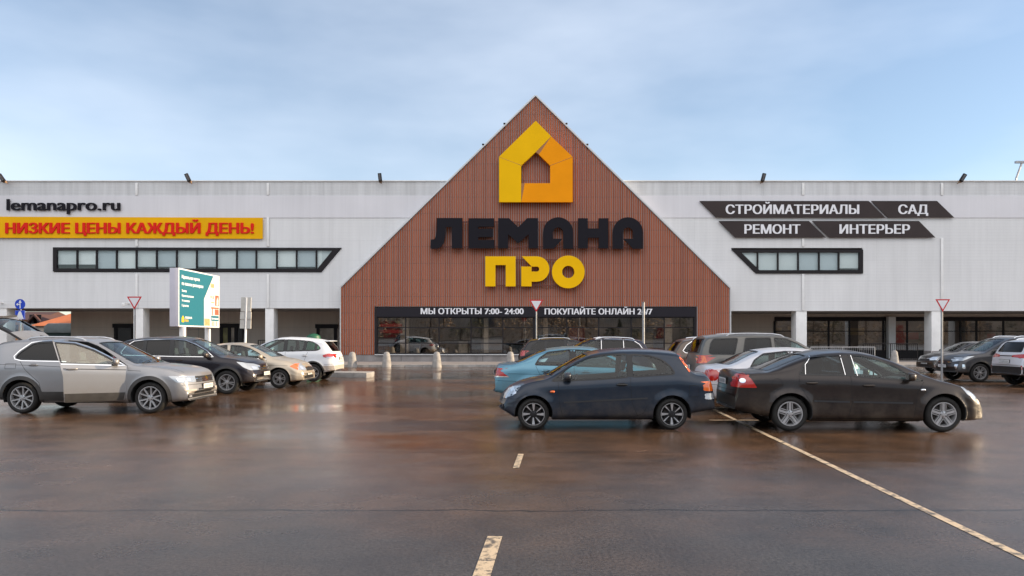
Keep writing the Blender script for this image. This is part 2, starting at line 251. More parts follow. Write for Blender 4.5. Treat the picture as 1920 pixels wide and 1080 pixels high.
# ------------------------------------------------------------------ helpers
class MB:
    def __init__(s): s.v, s.f, s.m = [], [], []
    def quad(s, pts, mi=0):
        i = len(s.v); s.v += [tuple(p) for p in pts]; s.f.append(tuple(range(i, i + len(pts)))); s.m.append(mi); return s
    def box(s, x0, x1, y0, y1, z0, z1, mi=0):
        i = len(s.v); s.v += [(x0, y0, z0), (x1, y0, z0), (x1, y1, z0), (x0, y1, z0), (x0, y0, z1), (x1, y0, z1), (x1, y1, z1), (x0, y1, z1)]
        for q in ((0, 3, 2, 1), (4, 5, 6, 7), (0, 1, 5, 4), (1, 2, 6, 5), (2, 3, 7, 6), (3, 0, 4, 7)): s.f.append(tuple(i + k for k in q)); s.m.append(mi)
        return s
    def prism(s, poly, mapf, d0, d1, mi=0, side=None):
        """extrude a 2D outline between depths d0 and d1; mapf(a, b, d) -> 3D"""
        tri = geometry.tessellate_polygon([[Vector((a, b, 0)) for a, b in poly]]); n = len(poly); i = len(s.v)
        s.v += [tuple(mapf(a, b, d0)) for a, b in poly] + [tuple(mapf(a, b, d1)) for a, b in poly]
        for t in tri: s.f.append(tuple(i + k for k in t)); s.m.append(mi); s.f.append(tuple(i + n + k for k in reversed(t))); s.m.append(mi)
        for k in range(n):
            j = (k + 1) % n; s.f.append((i + k, i + j, i + n + j, i + n + k)); s.m.append(mi if side is None else side)
        return s
    def lathe(s, prof, o=(0, 0, 0), axis='z', n=24, mi=0, close=False):
        i = len(s.v); k = len(prof)
        for j in range(n):
            a = 2 * pi * j / n
            for r, h in prof:
                p = (r * cos(a), r * sin(a), h) if axis == 'z' else (r * cos(a), h, r * sin(a)) if axis == 'y' else (h, r * cos(a), r * sin(a))
                s.v.append((o[0] + p[0], o[1] + p[1], o[2] + p[2]))
        for j in range(n):
            j2 = (j + 1) % n
            for q in range(k - (0 if close else 1)):
                q2 = (q + 1) % k; s.f.append((i + j * k + q, i + j2 * k + q, i + j2 * k + q2, i + j * k + q2)); s.m.append(mi)
        return s
    def tube(s, pts, r, n=8, mi=0):
        pts = [Vector(p) for p in pts]; i = len(s.v)
        for k, p in enumerate(pts):
            d = (pts[min(k + 1, len(pts) - 1)] - pts[max(k - 1, 0)]).normalized()
            u = d.cross(Vector((0, 0, 1)) if abs(d.z) < .9 else Vector((1, 0, 0))).normalized(); w = d.cross(u)
            for j in range(n):
                a = 2 * pi * j / n; s.v.append(tuple(p + (u * cos(a) + w * sin(a)) * r))
        for k in range(len(pts) - 1):
            for j in range(n):
                j2 = (j + 1) % n; s.f.append((i + k * n + j, i + k * n + j2, i + (k + 1) * n + j2, i + (k + 1) * n + j)); s.m.append(mi)
        s.f.append(tuple(i + j for j in reversed(range(n)))); s.m.append(mi); s.f.append(tuple(i + (len(pts) - 1) * n + j for j in range(n))); s.m.append(mi)
        return s
    def obj(s, name, mats, parent=None, smooth=None, bevel=0):
        me = bpy.data.meshes.new(name); me.from_pydata(s.v, [], s.f); me.polygons.foreach_set('material_index', s.m)
        for m in (mats if isinstance(mats, (list, tuple)) else [mats]): me.materials.append(M[m] if isinstance(m, str) else m)
        bm = bmesh.new(); bm.from_mesh(me); bmesh.ops.recalc_face_normals(bm, faces=bm.faces)
        if bevel: bmesh.ops.bevel(bm, geom=[e for e in bm.edges if len(e.link_faces) == 2 and e.calc_face_angle(0) > .6], offset=bevel, segments=2, affect='EDGES', profile=.6)
        bm.to_mesh(me); bm.free()
        if smooth or bevel:
            me.polygons.foreach_set('use_smooth', [True] * len(me.polygons)); me.set_sharp_from_angle(angle=R(smooth or 40))
        o = bpy.data.objects.new(name, me); C.objects.link(o)
        if parent: o.parent = parent
        return o

def tag(o, label, cat, group=None):
    o['label'] = label; o['category'] = cat
    if group: o['group'] = group
    return o
def thing(name, label, cat, loc=(0, 0, 0), rz=0, group=None):
    o = bpy.data.objects.new(name, None); C.objects.link(o); o.location = loc; o.rotation_euler = (0, 0, rz); o.empty_display_size = .3
    return tag(o, label, cat, group)
def struct(o, kind='structure'): o['kind'] = kind; return o
FRONT = lambda a, b, d: (a, d, b)             # outline in X,Z; depth along Y

def text_loops(t):
    cu = bpy.data.curves.new('lettering', 'FONT'); cu.body = t; cu.size = 1; cu.resolution_u = 4; cu.fill_mode = 'NONE'
    o = bpy.data.objects.new('lettering', cu); C.objects.link(o); dg = bpy.context.evaluated_depsgraph_get(); dg.update()
    me = bpy.data.meshes.new_from_object(o.evaluated_get(dg)); bpy.data.objects.remove(o); bpy.data.curves.remove(cu)
    nx = {e.vertices[0]: e.vertices[1] for e in me.edges}; co = [(v.co.x, v.co.y) for v in me.vertices]; bpy.data.meshes.remove(me); loops = []
    while nx:
        i, _ = next(iter(nx.items())); l = []
        while i in nx: l.append(co[i]); i = nx.pop(i)
        if len(l) > 2: loops.append(l)
    return loops
CAP = None
def text(s, w, cap, bold=0, ex=.0):
    """lettering mesh: width w, capital height cap, in local XY, thickness ex toward +Z; overlapping font outlines are merged"""
    global CAP
    if CAP is None: ys = [p[1] for l in text_loops('Н') for p in l]; CAP = (min(ys), max(ys) - min(ys))
    loops = text_loops(s); xs = [p[0] for l in loops for p in l]; d = cap * bold; sx = (w - 2 * d) / (max(xs) - min(xs)); sy = cap / CAP[1]
    base = [[((x - min(xs)) * sx, (y - CAP[0]) * sy) for x, y in l] for l in loops]
    sets = [[[(x + q * d, y) for x, y in l] for l in base] for q in ((0, 1, 2) if bold else (0,))]
    pts, eds = [], []
    for st in sets:
        for l in st: i = len(pts); pts += [Vector(p) for p in l]; eds += [(i + k, i + (k + 1) % len(l)) for k in range(len(l))]
    v, e, f, *_ = geometry.delaunay_2d_cdt(pts, eds, [], 0, 1e-5)
    def wind(x, y, st):
        n = 0
        for l in st:
            for (x0, y0), (x1, y1) in zip(l, l[1:] + l[:1]):
                if (y0 > y) != (y1 > y) and x < (x1 - x0) * (y - y0) / (y1 - y0) + x0: n += 1 if y1 > y0 else -1
        return n
    keep = []
    for t in f:
        cx, cy = sum(v[k].x for k in t) / 3, sum(v[k].y for k in t) / 3
        if any(wind(cx, cy, st) for st in sets): keep.append(tuple(t))
    n = len(v); V = [(p.x, p.y, ex) for p in v] + [(p.x, p.y, 0) for p in v]; Fc = list(keep); es = {}
    for t in keep:
        for k in range(3): es[(t[k], t[(k + 1) % 3])] = 1
    for a_, b_2 in es:
        if (b_2, a_) not in es: Fc.append((b_2, a_, n + a_, n + b_2))
    return V, Fc
def add_text(mb, s, w, cap, mapf, bold=0, ex=.01, mi=0):
    v, f = text(s, w, cap, bold, ex); i = len(mb.v); use = sorted({k for q in f for k in q}); ix = {k: i + j for j, k in enumerate(use)}
    mb.v += [tuple(mapf(*v[k])) for k in use]; mb.f += [tuple(ix[k] for k in q) for q in f]; mb.m += [mi] * len(f)

# ------------------------------------------------------------------ ground
g = MB(); n = 40
g.quad([(-900, -300, 0), (900, -300, 0), (900, 1800, 0), (-900, 1800, 0)])
struct(g.obj('ground', 'asphalt'))
sw = MB(); sw.box(-31.0, 60, 41.9, 48.2, -.2, .11); sw.box(-31.0, 60, 48.2, 55.2, -.2, .10)
struct(sw.obj('pavement', 'plinth'))
kb = MB()
x = -31.0
while x < 60: kb.box(x, x + .99, 41.72, 41.9, -.2, .125); x += 1.0
struct(kb.obj('kerb', 'concrete', bevel=.012))
mk = MB()
def stripe(p, q, w, z=.004):
    p, q = Vector(p), Vector(q); d = (q - p).normalized(); s = Vector((-d.y, d.x, 0)) * w / 2; n = max(1, int((q - p).length / 1))
    for i in range(n):
        a, b = p.lerp(q, i / n), p.lerp(q, (i + 1) / n); mk.quad([(a.x - s.x, a.y - s.y, z), (b.x - s.x, b.y - s.y, z), (b.x + s.x, b.y + s.y, z), (a.x + s.x, a.y + s.y, z)])
dv = Vector((.0667, 1, 0))
stripe((3.66, 2.4, 0), Vector((3.66, 2.4, 0)) + dv * 19.5, .085)
stripe((-.30, 3.9, 0), Vector((-.30, 3.9, 0)) + dv * 2.35, .125)
stripe((.05, 9.5, 0), Vector((.05, 9.5, 0)) + dv * 1.15, .08)
stripe(gnd(1330, 788), gnd(1428, 788), .09); stripe(gnd(1330, 764), gnd(1380, 764), .09)
for xa, xb, y in ((1640, 1720, 713), (1770, 1890, 714.5), (1900, 2100, 723), (1690, 1790, 701), (1600, 1700, 697), (914, 932, 704.5)): stripe(gnd(xa, y), gnd(xb, y), .12)
struct(mk.obj('road_marking', 'marking'))

# ------------------------------------------------------------------ store building
D = 48.3; DW = 48.75
b_o = thing('store_building', 'long white clad store with a tall timber gable over its glazed entrance', 'building', (0, 0, 0))
P = lambda px, py, Y=D: (at(px, py, Y).x, at(px, py, Y).z)
ap, ls, rs = P(1004, 181), P(640, 539), P(1368, 541)
wl, wt, wr, wb = P(703, 575)[0], P(703, 575)[1], P(1306, 575)[0], P(703, 664)[1]
zbase = P(640, 665)[1]
def gable_top(x): return ls[1] + (ap[1] - ls[1]) * (x - ls[0]) / (ap[0] - ls[0]) if x < ap[0] else rs[1] + (ap[1] - rs[1]) * (rs[0] - x) / (rs[0] - ap[0])
bat = MB(); pitch = .145; bw = .080; x = ls[0] + .02; yf, yb_ = D - .06, D
def batten(x0, x1, z0, z1a, z1b):
    i = len(bat.v); bat.v.extend([(x0, yf, z0), (x1, yf, z0), (x1, yb_, z0), (x0, yb_, z0), (x0, yf, z1a), (x1, yf, z1b), (x1, yb_, z1b), (x0, yb_, z1a)])
    for q in ((0, 3, 2, 1), (4, 5, 6, 7), (0, 1, 5, 4), (1, 2, 6, 5), (3, 0, 4, 7)): bat.f.append(tuple(i + k for k in q)); bat.m.append(0)
while x < rs[0] - bw:
    a, c = gable_top(x) - .05, gable_top(x + bw) - .05
    if wl - bw < x < wr: batten(x, x + bw, wt + .02, a, c)
    else: batten(x, x + bw, zbase, a, c)
    x += pitch
bat.obj('timber_battens', 'wood', b_o)
bk = MB()                                       # the gable wall behind the battens, with the entrance left open
bk.prism([(ls[0], zbase), (wl, zbase), (wl, wt), (wr, wt), (wr, zbase), (rs[0], zbase), rs, ap, ls], FRONT, D, D + .35)
bk.obj('gable_wall', 'batten_back', b_o)
cp = MB()                                       # metal edge along both slopes and down both sides
def edge(p, q, w=.09):
    d = Vector((q[0] - p[0], q[1] - p[1])).normalized(); nn = Vector((-d.y, d.x))
    if nn.y < 0: nn = -nn
    cp.prism([p, q, (q[0] + nn.x * w, q[1] + nn.y * w), (p[0] + nn.x * w, p[1] + nn.y * w)], FRONT, D - .14, D + 6.0)
edge(ls, ap); edge(ap, rs); cp.box(ls[0] - .07, ls[0], D - .12, D + .3, zbase, ls[1]); cp.box(rs[0], rs[0] + .07, D - .12, D + .3, zbase, rs[1])
cp.obj('gable_coping', 'coping', b_o)
rf = MB(); rf.quad([(ls[0], D + .35, ls[1]), (ap[0], D + .35, ap[1]), (ap[0], D + 14, ap[1]), (ls[0], D + 14, ls[1])]); rf.quad([(ap[0], D + .35, ap[1]), (rs[0], D + .35, rs[1]), (rs[0], D + 14, rs[1]), (ap[0], D + 14, ap[1])])
rf.quad([(ls[0], D + 14, 9), (rs[0], D + 14, 9), (rs[0], D + 14, rs[1]), (ap[0], D + 14, ap[1]), (ls[0], D + 14, ls[1])])
rf.obj('gable_roof', 'coping', b_o)
pl = MB(); pl.box(ls[0] + .03, rs[0] - .03, D - .02, D + .4, -.2, zbase - .02)
for px in (752, 905, 1010, 1120, 1240): X = P(px, 0)[0]; pl.box(X, X + .02, D - .025, D - .02, .1, zbase - .05, 1)
pl.obj('plinth', ['plinth', 'seam'], b_o)
sl = MB(); sl.box(wl, wr, D - .13, D + .1, wb - .06, wb); sl.obj('window_sill', 'coping', b_o)
# entrance glazing
fr = MB(); yg = D + .12; zt_ = P(0, 595)[1]
fr.box(wl, wl + .16, D - .08, D + .2, wb, wt); fr.box(wr - .16, wr, D - .08, D + .2, wb, wt); fr.box(wl + .16, wr - .16, D + .02, D + .2, zt_ - .04, zt_ + .06)
mull = [760, 823, 883, 943, 1003, 1063, 1123, 1184, 1246]
for px in mull: X = P(px, 0)[0]; h = .07 if px != 1003 else .28; fr.box(X - h / 2, X + h / 2, yg - .06, yg + .08, wb, zt_)
for py in (614, 643.5): z = P(0, py)[1]; fr.box(wl + .16, wr - .16, yg - .055, yg + .05, z - .03, z + .03)
fr.box(wl, wr, yg - .05, yg + .1, wb, wb + .08); ew = fr.obj('entrance_window', 'dark_metal', b_o)
pn = MB(); xs = [wl + .1] + [P(px, 0)[0] for px in mull] + [wr - .1]
for a, c in zip(xs, xs[1:]):
    for z0, z1 in zip([wb + .03, P(0, 643.5)[1], P(0, 614)[1]], [P(0, 643.5)[1], P(0, 614)[1], zt_]):
        t = random.uniform(-.012, .012); t2 = random.uniform(-.008, .008)
        pn.quad([(a, yg + t, z0), (c, yg - t, z0), (c, yg - t + t2, z1), (a, yg + t + t2, z1)])
pn.obj('pane', 'shop_glass', ew)
it = MB(); zc = zt_ + .6                        # the hall behind the glass
it.quad([(wl - 1, D + 7, -.1), (wr + 1, D + 7, -.1), (wr + 1, D + 7, zc), (wl - 1, D + 7, zc)], 0)
it.quad([(wl - 1, D + .4, .12), (wr + 1, D + .4, .12), (wr + 1, D + 7, .12), (wl - 1, D + 7, .12)], 1); it.quad([(wl - 1, D + .4, zc), (wr + 1, D + .4, zc), (wr + 1, D + 7, zc), (wl - 1, D + 7, zc)], 1)
for X in (wl - 1, wr + 1): it.quad([(X, D + .4, 0), (X, D + 7, 0), (X, D + 7, zc), (X, D + .4, zc)], 0)
M['hall'] = mat('hall_wall', (.30, .25, .21), .8, noise=(.35, .5, (1, 1, 1.6)))
M['hall_dark'] = mat('hall_floor', (.16, .14, .12), .7)
M['hall_pale'] = mat('hall_column', (.62, .60, .55), .7)
M['hall_blue'] = mat('hall_display_blue', (.10, .16, .22), .6); M['hall_ochre'] = mat('hall_display_ochre', (.42, .33, .16), .6)
M['hall_red'] = mat('hall_display_red', (.40, .03, .03), .6)
it.obj('entrance_hall', ['hall', 'hall_dark'], b_o)
cl = MB()
for px, w in ((746, .55), (1020, .3), (1252, .5), (906, .3)): X = P(px, 0)[0]; cl = MB(); cl.box(X, X + w, D + 1.0, D + 1.5, .1, zc); cl.obj('hall_column', 'hall_pale', b_o)
ds = MB(); rg = random.Random(4)
X = wl + .3
while X < wr - 1.5:
    w = rg.uniform(.4, 1.6); h = rg.uniform(.7, 2.5); y = D + rg.uniform(1.2, 3.5); ds = MB(); ds.box(X, X + w, y, y + .5, .12, .12 + h); ds.obj('hall_display', rg.choice(['hall_blue', 'hall_ochre', 'hall', 'hall_pale', 'hall_red', 'hall_pale']), b_o, bevel=.03); X += w + rg.uniform(.0, .9)
for z_ in (2.35, 1.95): ds = MB(); ds.box(wl + .2, wl + 1.7, D + .5, D + .6, z_, z_ + .2); ds.obj('hall_banner', 'hall_red', b_o)

# wings
XL, XR = -75.0, 75.0
zr = at(0, 340.5, DW).z; zpar = at(0, 367, DW).z; zband = at(0, 408.5, DW).z
zlow_l, zlow_r = at(0, 578, DW).z, at(0, 583, DW).z
BACK = 55.3
def wing(x0, x1, zlow, win):
    w = MB(); w.box(x0, x1, DW, BACK + .3, zband, zr, 1)          # core behind the facing bands
    wm = MB(); wx0, wx1 = win
    # ribbed wall below the band, around the window strip
    z0, z1 = at(0, 510.5, DW).z, at(0, 465, DW).z
    wm.box(x0, wx0, DW - .02, DW + .2, zlow, zband); wm.box(wx1, x1, DW - .02, DW + .2, zlow, zband)
    wm.box(wx0, wx1, DW - .02, DW + .2, zlow, z0); wm.box(wx0, wx1, DW - .02, DW + .2, z1, zband)
    for tri_ in ([(641, 465), (641, 510.5), (603, 510.5)] if x0 < -50 else [(1371, 468), (1371, 513.5), (1417, 513.5)],): wm.prism([(at(px, py, DW).x + (.0 if px != 641 else .01), at(px, py, DW).z) for px, py in tri_], FRONT, DW - .018, DW + .25)
    wm.box(x0, x1, DW + .2, BACK, zlow + .01, zlow + .2, 1)
    wm.box(x0, x1, DW + 1.4, DW + 1.6, zlow + .2, zband, 2)
    wm.obj('wall', ['clad', 'soffit', 'clad_back'], b_o)
    sb = MB(); sb.box(x0, x1, DW - .06, DW, zband, zpar); sb.obj('facing_band', 'clad_smooth', b_o)
    tp = MB(); tp.box(x0, x1, DW - .035, DW, zpar, zr); tp.obj('parapet', 'clad_top', b_o)
    cc = MB(); cc.box(x0, x1, DW - .12, DW + .5, zr, zr + .06); cc.obj('parapet_coping', 'white_metal', b_o)
    w.obj('upper_storey', ['clad', 'soffit'], b_o)
wlx0, wlx1 = at(101, 0, DW).x, at(641, 0, DW).x; wrx0, wrx1 = at(1371, 0, DW).x, at(1617, 0, DW).x
wing(XL, ap[0], zlow_l, (wlx0, wlx1)); wing(ap[0], XR, zlow_r, (wrx0, wrx1))
# the store hall behind
rb = MB(); rb.box(at(133, 0, BACK).x, XR, BACK, 100, -.2, zr - .6); rb.obj('rear_hall', 'clad_back', b_o)
# window strips
def strip(outer, panes, blinds):
    f = MB(); Yf = DW - .11
    q = lambda l: [(at(px, py, DW).x, at(px, py, DW).z) for px, py in l]
    O = q(outer); z1, z0 = O[0][1], O[2][1]
    f.prism([O[0], O[1], (O[1][0] + (O[2][0] - O[1][0]) * .13, z1 - .20), (O[0][0] + (O[3][0] - O[0][0]) * .13, z1 - .20)], FRONT, Yf, DW + .25)
    f.prism([(O[3][0] + (O[0][0] - O[3][0]) * .14, z0 + .22), (O[2][0] + (O[1][0] - O[2][0]) * .14, z0 + .22), O[2], O[3]], FRONT, Yf, DW + .25)
    zz0, zz1 = z0 + .22, z1 - .20
    ends = []
    for s, (a, c) in enumerate(((O[0], O[3]), (O[1], O[2]))):
        t0, t1 = .13, .86; pa = a[0] + (c[0] - a[0]) * t0; pc = a[0] + (c[0] - a[0]) * t1; sl_ = abs(a[0] - c[0]) > .2
        wd = (.42 if sl_ else .24) * (1 if s == 0 else -1); f.prism([(pa, zz1), (pa + wd, zz1), (pc + wd, zz0), (pc, zz0)], FRONT, Yf, DW + .25); ends.append((pa, pc))
    for px in panes: X = at(px, 0, DW).x; f.box(X - .045, X + .045, Yf + .02, Yf + .14, zz0, zz1)
    w_o = f.obj('office_window', 'dark_metal', b_o)
    p = MB(); p.prism([(ends[0][0] + .05, zz1), (ends[1][0] - .05, zz1), (ends[1][1] - .05, zz0), (ends[0][1] + .05, zz0)], FRONT, Yf + .09, Yf + .10); p.obj('pane', 'pane_glass', w_o)
    bl = MB(); xs = [ends[0][1 if ends[0][1] < ends[0][0] else 0]] + [at(px, 0, DW).x for px in panes] + [max(ends[1])]; rg = random.Random(blinds)
    for a, c in zip(xs, xs[1:]):
        k = rg.choice([0, 0, 1, 1, 2]); dz = rg.choice([0, 0, 0, .15, .3]); bl.box(a + .02, c - .02, Yf + .2, Yf + .22, zz0 - .02 + dz, zz1 + .02, k)
        if rg.random() < .3: bl.box(a + .1, a + .1 + rg.uniform(.2, .5), Yf + .16, Yf + .18, zz0 - .02 + dz, zz1, 1)
    bl.obj('blind', ['blind_grey', 'blind_white', 'blind_dim'], w_o)
M['blind_grey'] = mat('blind_grey', (.66, .70, .70), .7); M['blind_white'] = mat('blind_white', (.80, .83, .82), .7); M['blind_dim'] = mat('blind_dim', (.50, .56, .59), .7)
strip([(101, 464), (641, 465), (603, 510), (101, 509)], [145.5, 182, 219.5, 256.5, 294.5, 332, 369.5, 407, 444.5, 481, 519.5, 556.5, 593.5], 3)
strip([(1371, 468), (1617, 468), (1617, 513), (1417, 513)], [1420, 1458, 1496, 1535, 1572], 9)
# drain pipes on the wings
zwt, zwb = at(0, 463, DW).z, at(0, 514, DW).z
for px, segs in ((257, ((at(0, 449, DW).z, zwt), (zlow_l, zwb))), (503, ((zband, zwt), (zlow_l, zwb))), (1505, ((at(0, 446.5, DW).z, zwt), (zlow_r, zwb))), (1765, ((zlow_r, at(0, 446.5, DW).z),)), (2030, ((zlow_r, zband),)), (-20, ((zlow_l, zband),))):
    X = at(px, 0, DW).x
    for z_a, z_b in segs + ((zpar, zr - .1),):
        d = MB(); z_a, z_b = min(z_a, z_b), max(z_a, z_b); d.box(X - .08, X + .08, DW - .10, DW - .06, z_a + .02, z_b); d.obj('drain_pipe', 'clad_pipe', b_o, bevel=.015)
# pillars under the wings
def pillar(px0, px1, zlow, dpt=.9):
    a, c = at(px0, 0, DW).x, at(px1, 0, DW).x; p = MB(); p.box(a, c, DW + .02, DW + dpt, .78, zlow + .02); p.box(a - .015, c + .015, DW, DW + dpt + .02, -.1, .78, 1); p.obj('pillar', ['white_metal', 'plinth'], b_o, bevel=.015)
for a, c in ((-10, 12), (250, 268), (497, 513), (-250, -232)): pillar(a, c, zlow_l)
for a, c in ((1493, 1513), (1747, 1768), (2002, 2022), (2260, 2280)): pillar(a, c, zlow_r)
M['door_glass'] = glass_mat('door_glass', (.75, .72, .55), 2.0)
def door(px0, px1, py0, leafs, mi=0):
    a, c = at(px0, 0, BACK).x, at(px1, 0, BACK).x; zt = at(0, py0, BACK).z; d = MB()
    d.box(a, a + .22, BACK - .12, BACK, .1, zt); d.box(c - .22, c, BACK - .12, BACK, .1, zt); d.box(a - .08, c + .08, BACK - .18, BACK, zt - .3, zt)
    w = (c - a - .44) / leafs
    for k in range(1, leafs): d.box(a + .22 + w * k - .12, a + .22 + w * k + .12, BACK - .10, BACK, .1, zt - .3)
    o = d.obj('door', 'dark_metal', b_o)
    p = MB()
    for k in range(leafs): p.box(a + .2 + w * k, a + .24 + w * (k + 1), BACK - .05, BACK - .03, .1, zt - .28, (k + mi) % 3)
    p.obj('door_leaf', ['door_dark', 'door_ochre', 'door_pale'], o)
M['door_dark'] = mat('door_leaf_dark', (.02, .015, .016), .25); M['door_ochre'] = mat('door_leaf_ochre', (.24, .22, .08), .2, noise=(1.2, .5)); M['door_pale'] = mat('door_leaf_pale', (.36, .30, .24), .2, noise=(1.4, .4))
door(215, 252, 607, 1, 0); door(413, 461, 607, 3, 1); door(594, 632, 608, 1, 2)
vent = MB()
for px, py in ((345, 628), (372, 628), (392, 628)): X, Z = at(px, py, BACK).x, at(px, py, BACK).z; vent.box(X, X + .04, BACK - .02, BACK, .1, Z + 1.1)
vent.box(at(320, 0, BACK).x, at(398, 0, BACK).x, BACK - .02, BACK, at(0, 618, BACK).z, at(0, 617, BACK).z); vent.obj('service_panel_joint', 'soffit', b_o)
# shopfront under the right wing
s = MB(); xa = at(1452, 0, BACK).x; zt = at(0, 602, BACK).z; y = BACK - .1; xs = [1452, 1497, 1553, 1592, 1655, 1700, 1760, 1800, 1830, 1880, 1930, 1990, 2060]
s.box(xa, XR - 4, y, BACK, zt, zt + .3); s.box(xa, XR - 4, y, BACK, .1, .7)
for px in xs: X = at(px, 0, BACK).x; s.box(X - .06, X + .06, y, BACK, .7, zt)
z = at(0, 621, BACK).z; s.box(xa, XR - 4, y + .02, BACK, z - .03, z + .03); so = s.obj('shopfront', 'dark_metal', b_o)
pn = MB(); rg = random.Random(5)
for a, c in zip(xs, xs[1:]):
    a, c = at(a, 0, BACK).x, at(c, 0, BACK).x; t = rg.uniform(-.01, .01); pn.quad([(a, BACK - .05 + t, .7), (c, BACK - .05 - t, .7), (c, BACK - .05 - t, zt), (a, BACK - .05 + t, zt)], 0)
pn.obj('pane', 'shop_glass', so)
bb = MB(); rg = random.Random(8)
bb.box(xa, XR - 4, BACK - .02, BACK - .01, .6, zt + .05, 0)
X = xa
while X < at(2060, 0, BACK).x:
    w = rg.uniform(.3, 1.4); z0 = rg.uniform(.8, 2.2); bb.box(X, X + w, BACK - .035, BACK - .02, z0, z0 + rg.uniform(.15, .7), rg.choice([1, 2, 3, 3, 4])); X += w + rg.uniform(.3, 1.8)
bb.obj('shop_display', ['hall_dark', 'hall_ochre', 'hall_red', 'hall', 'hall_blue'], so)
pc = MB(); pc.box(at(1660, 0, BACK).x, at(1673, 0, BACK).x, BACK - .5, BACK - .12, .1, zt + .3); pc.obj('pillar', 'white_metal', b_o)
cc_ = MB()
for px, py in ((240, 569), (3, 568)):
    p = at(px, py, DW); cc_ = MB(); cc_.box(p.x, p.x + .12, DW - .7, DW - .02, p.z - .03, p.z + .03); cc_.lathe([(0, -.12), (.1, -.1), (.12, 0), (.1, .08), (0, .1)], (p.x + .06, DW - .7, p.z - .1), 'z', 12); cc_.obj('security_camera', 'white_metal', b_o)

# ------------------------------------------------------------------ signs on the store
K = D - .55
def arc(cx, cy, r, a0, a1, n=14): return [(cx + r * cos(R(a0 + (a1 - a0) * i / n)), cy - r * sin(R(a0 + (a1 - a0) * i / n))) for i in range(n + 1)]
def crop6(l): return [(780 + u / 4.174, 390 + v / 4.174) for u, v in l]
def crop5(l): return [(780 + u / 4.174, 170 + v / 4.174) for u, v in l]
def wallpoly(l): return [(at(px, py, K).x, at(px, py, K).z) for px, py in l]
LET = {
 'Л': [(160, 78), (363, 78), (363, 314), (280, 314), (280, 148), (233, 148), (232, 180)] + [(229, 215), (224, 245), (214, 275), (200, 298), (183, 312), (160, 318), (115, 318), (115, 246), (138, 246), (149, 236), (155, 215), (159, 170)],
 'Е': [(410, 80), (612, 80), (612, 145), (488, 145), (488, 163), (602, 163), (602, 227), (488, 227), (488, 250), (615, 250), (615, 315), (410, 315)],
 'М': [(643, 79), (728, 79), (800, 150), (870, 79), (955, 79), (955, 315), (880, 315), (880, 205), (800, 277), (722, 205), (722, 315), (643, 315)],
 'А': [(995, 318), (995, 190)] + arc(1113, 190, 118, 180, 0)[1:] + [(1231, 318), (1153, 318), (1153, 192)] + arc(1112, 192, 40, 0, 180)[1:] + [(1072, 240), (1148, 240), (1078, 318)],
 'Н': [(1268, 80), (1345, 80), (1345, 160), (1430, 160), (1430, 80), (1507, 80), (1507, 315), (1430, 315), (1430, 232), (1345, 232), (1345, 315), (1268, 315)],
 'A2': [(1541, 318), (1541, 190)] + arc(1659, 190, 118, 180, 0)[1:] + [(1777, 318), (1700, 318), (1624, 240), (1700, 240), (1700, 192)] + arc(1660, 192, 40, 0, 180)[1:] + [(1620, 318)],
 'П': [(542, 378), (780, 378), (780, 613), (702, 613), (702, 446), (622, 446), (622, 613), (542, 613)],
 'Р': [(828, 378), (945, 378)] + arc(945, 477, 99, 90, -90)[1:] + [(905, 576), (905, 613), (824, 613), (824, 458), (904, 458), (904, 497), (945, 497)] + arc(945, 477.5, 19.5, -90, 90)[1:] + [(906, 458)],
}
nm = thing('store_name_sign', 'store name in huge charcoal and yellow letters on the timber gable', 'sign', (at(1004, 540, K).x, K, at(0, 540, K).z))
def to_sign(o): o.matrix_parent_inverse = Matrix.Translation(-nm.location); return o
for k, pl_ in LET.items():
    yel = k in ('П', 'Р'); m = MB(); m.prism(wallpoly(crop6(pl_)), FRONT, K, K + .22, 0, 1); to_sign(m.obj('letter', ['logo_yellow' if yel else 'letter_dark', 'logo_yellow' if yel else 'letter_side'], nm))
m = MB(); cx, cz = wallpoly(crop6([(1192, 500)]))[0]; kk = K / F / 4.174
m.lathe([(128 * kk, 0), (128 * kk, .22), (48 * kk, .22), (48 * kk, 0)], (cx, K, cz), 'y', 48, 0, True); to_sign(m.obj('letter', 'logo_yellow', nm, smooth=30))
m = MB()
for u0, u1, v in ((160, 1770, 104), (160, 1770, 300), (560, 1190, 402), (560, 1190, 603)):
    a, c = wallpoly(crop6([(u0, v), (u1, v)])); m.box(a[0], c[0], K + .23, K + .29, a[1] - .035, a[1] + .035)
    X = a[0] + .4
    while X < c[0]: m.box(X, X + .05, K + .29, D - .1, a[1] - .02, a[1] + .02); X += 1.2
to_sign(m.obj('mounting_rail', 'rail', nm))
lg = thing('house_logo_sign', 'yellow and orange folded house emblem high on the timber gable', 'sign', (at(1004, 380, K).x, K, at(0, 380, K).z))
for nme, mm, pl_, dd in (('yellow_band', 'logo_yellow', [(650, 872), (823, 872), (823, 585), (937, 480), (1058, 357), (937, 235), (650, 517)], 0),
                     ('orange_band', 'logo_orange', [(1058, 358), (1226, 517), (1226, 872), (824, 872), (851, 724), (1050, 724), (1050, 585), (962, 499)], .004),
                     ('fold_shade', 'logo_brown', [(1058, 358), (937, 480), (962, 499)], .012), ('fold_shade', 'logo_brown', [(824, 872), (824, 724), (851, 724)], .012)):
    m = MB(); m.prism(wallpoly(crop5(pl_)), FRONT, K + dd, K + .25); o = m.obj(nme, mm, lg); o.matrix_parent_inverse = Matrix.Translation(-lg.location)
m = MB()
for a, c in (((650, 517), (823, 583)), ((1226, 517), (1050, 585))):
    (x0, z0), (x1, z1) = wallpoly(crop5([a, c])); m.prism([(x0, z0), (x1, z1), (x1, z1 - .022), (x0, z0 - .022)], FRONT, K - .003, K)
o = m.obj('panel_joint', 'logo_brown', lg); o.matrix_parent_inverse = Matrix.Translation(-lg.location)
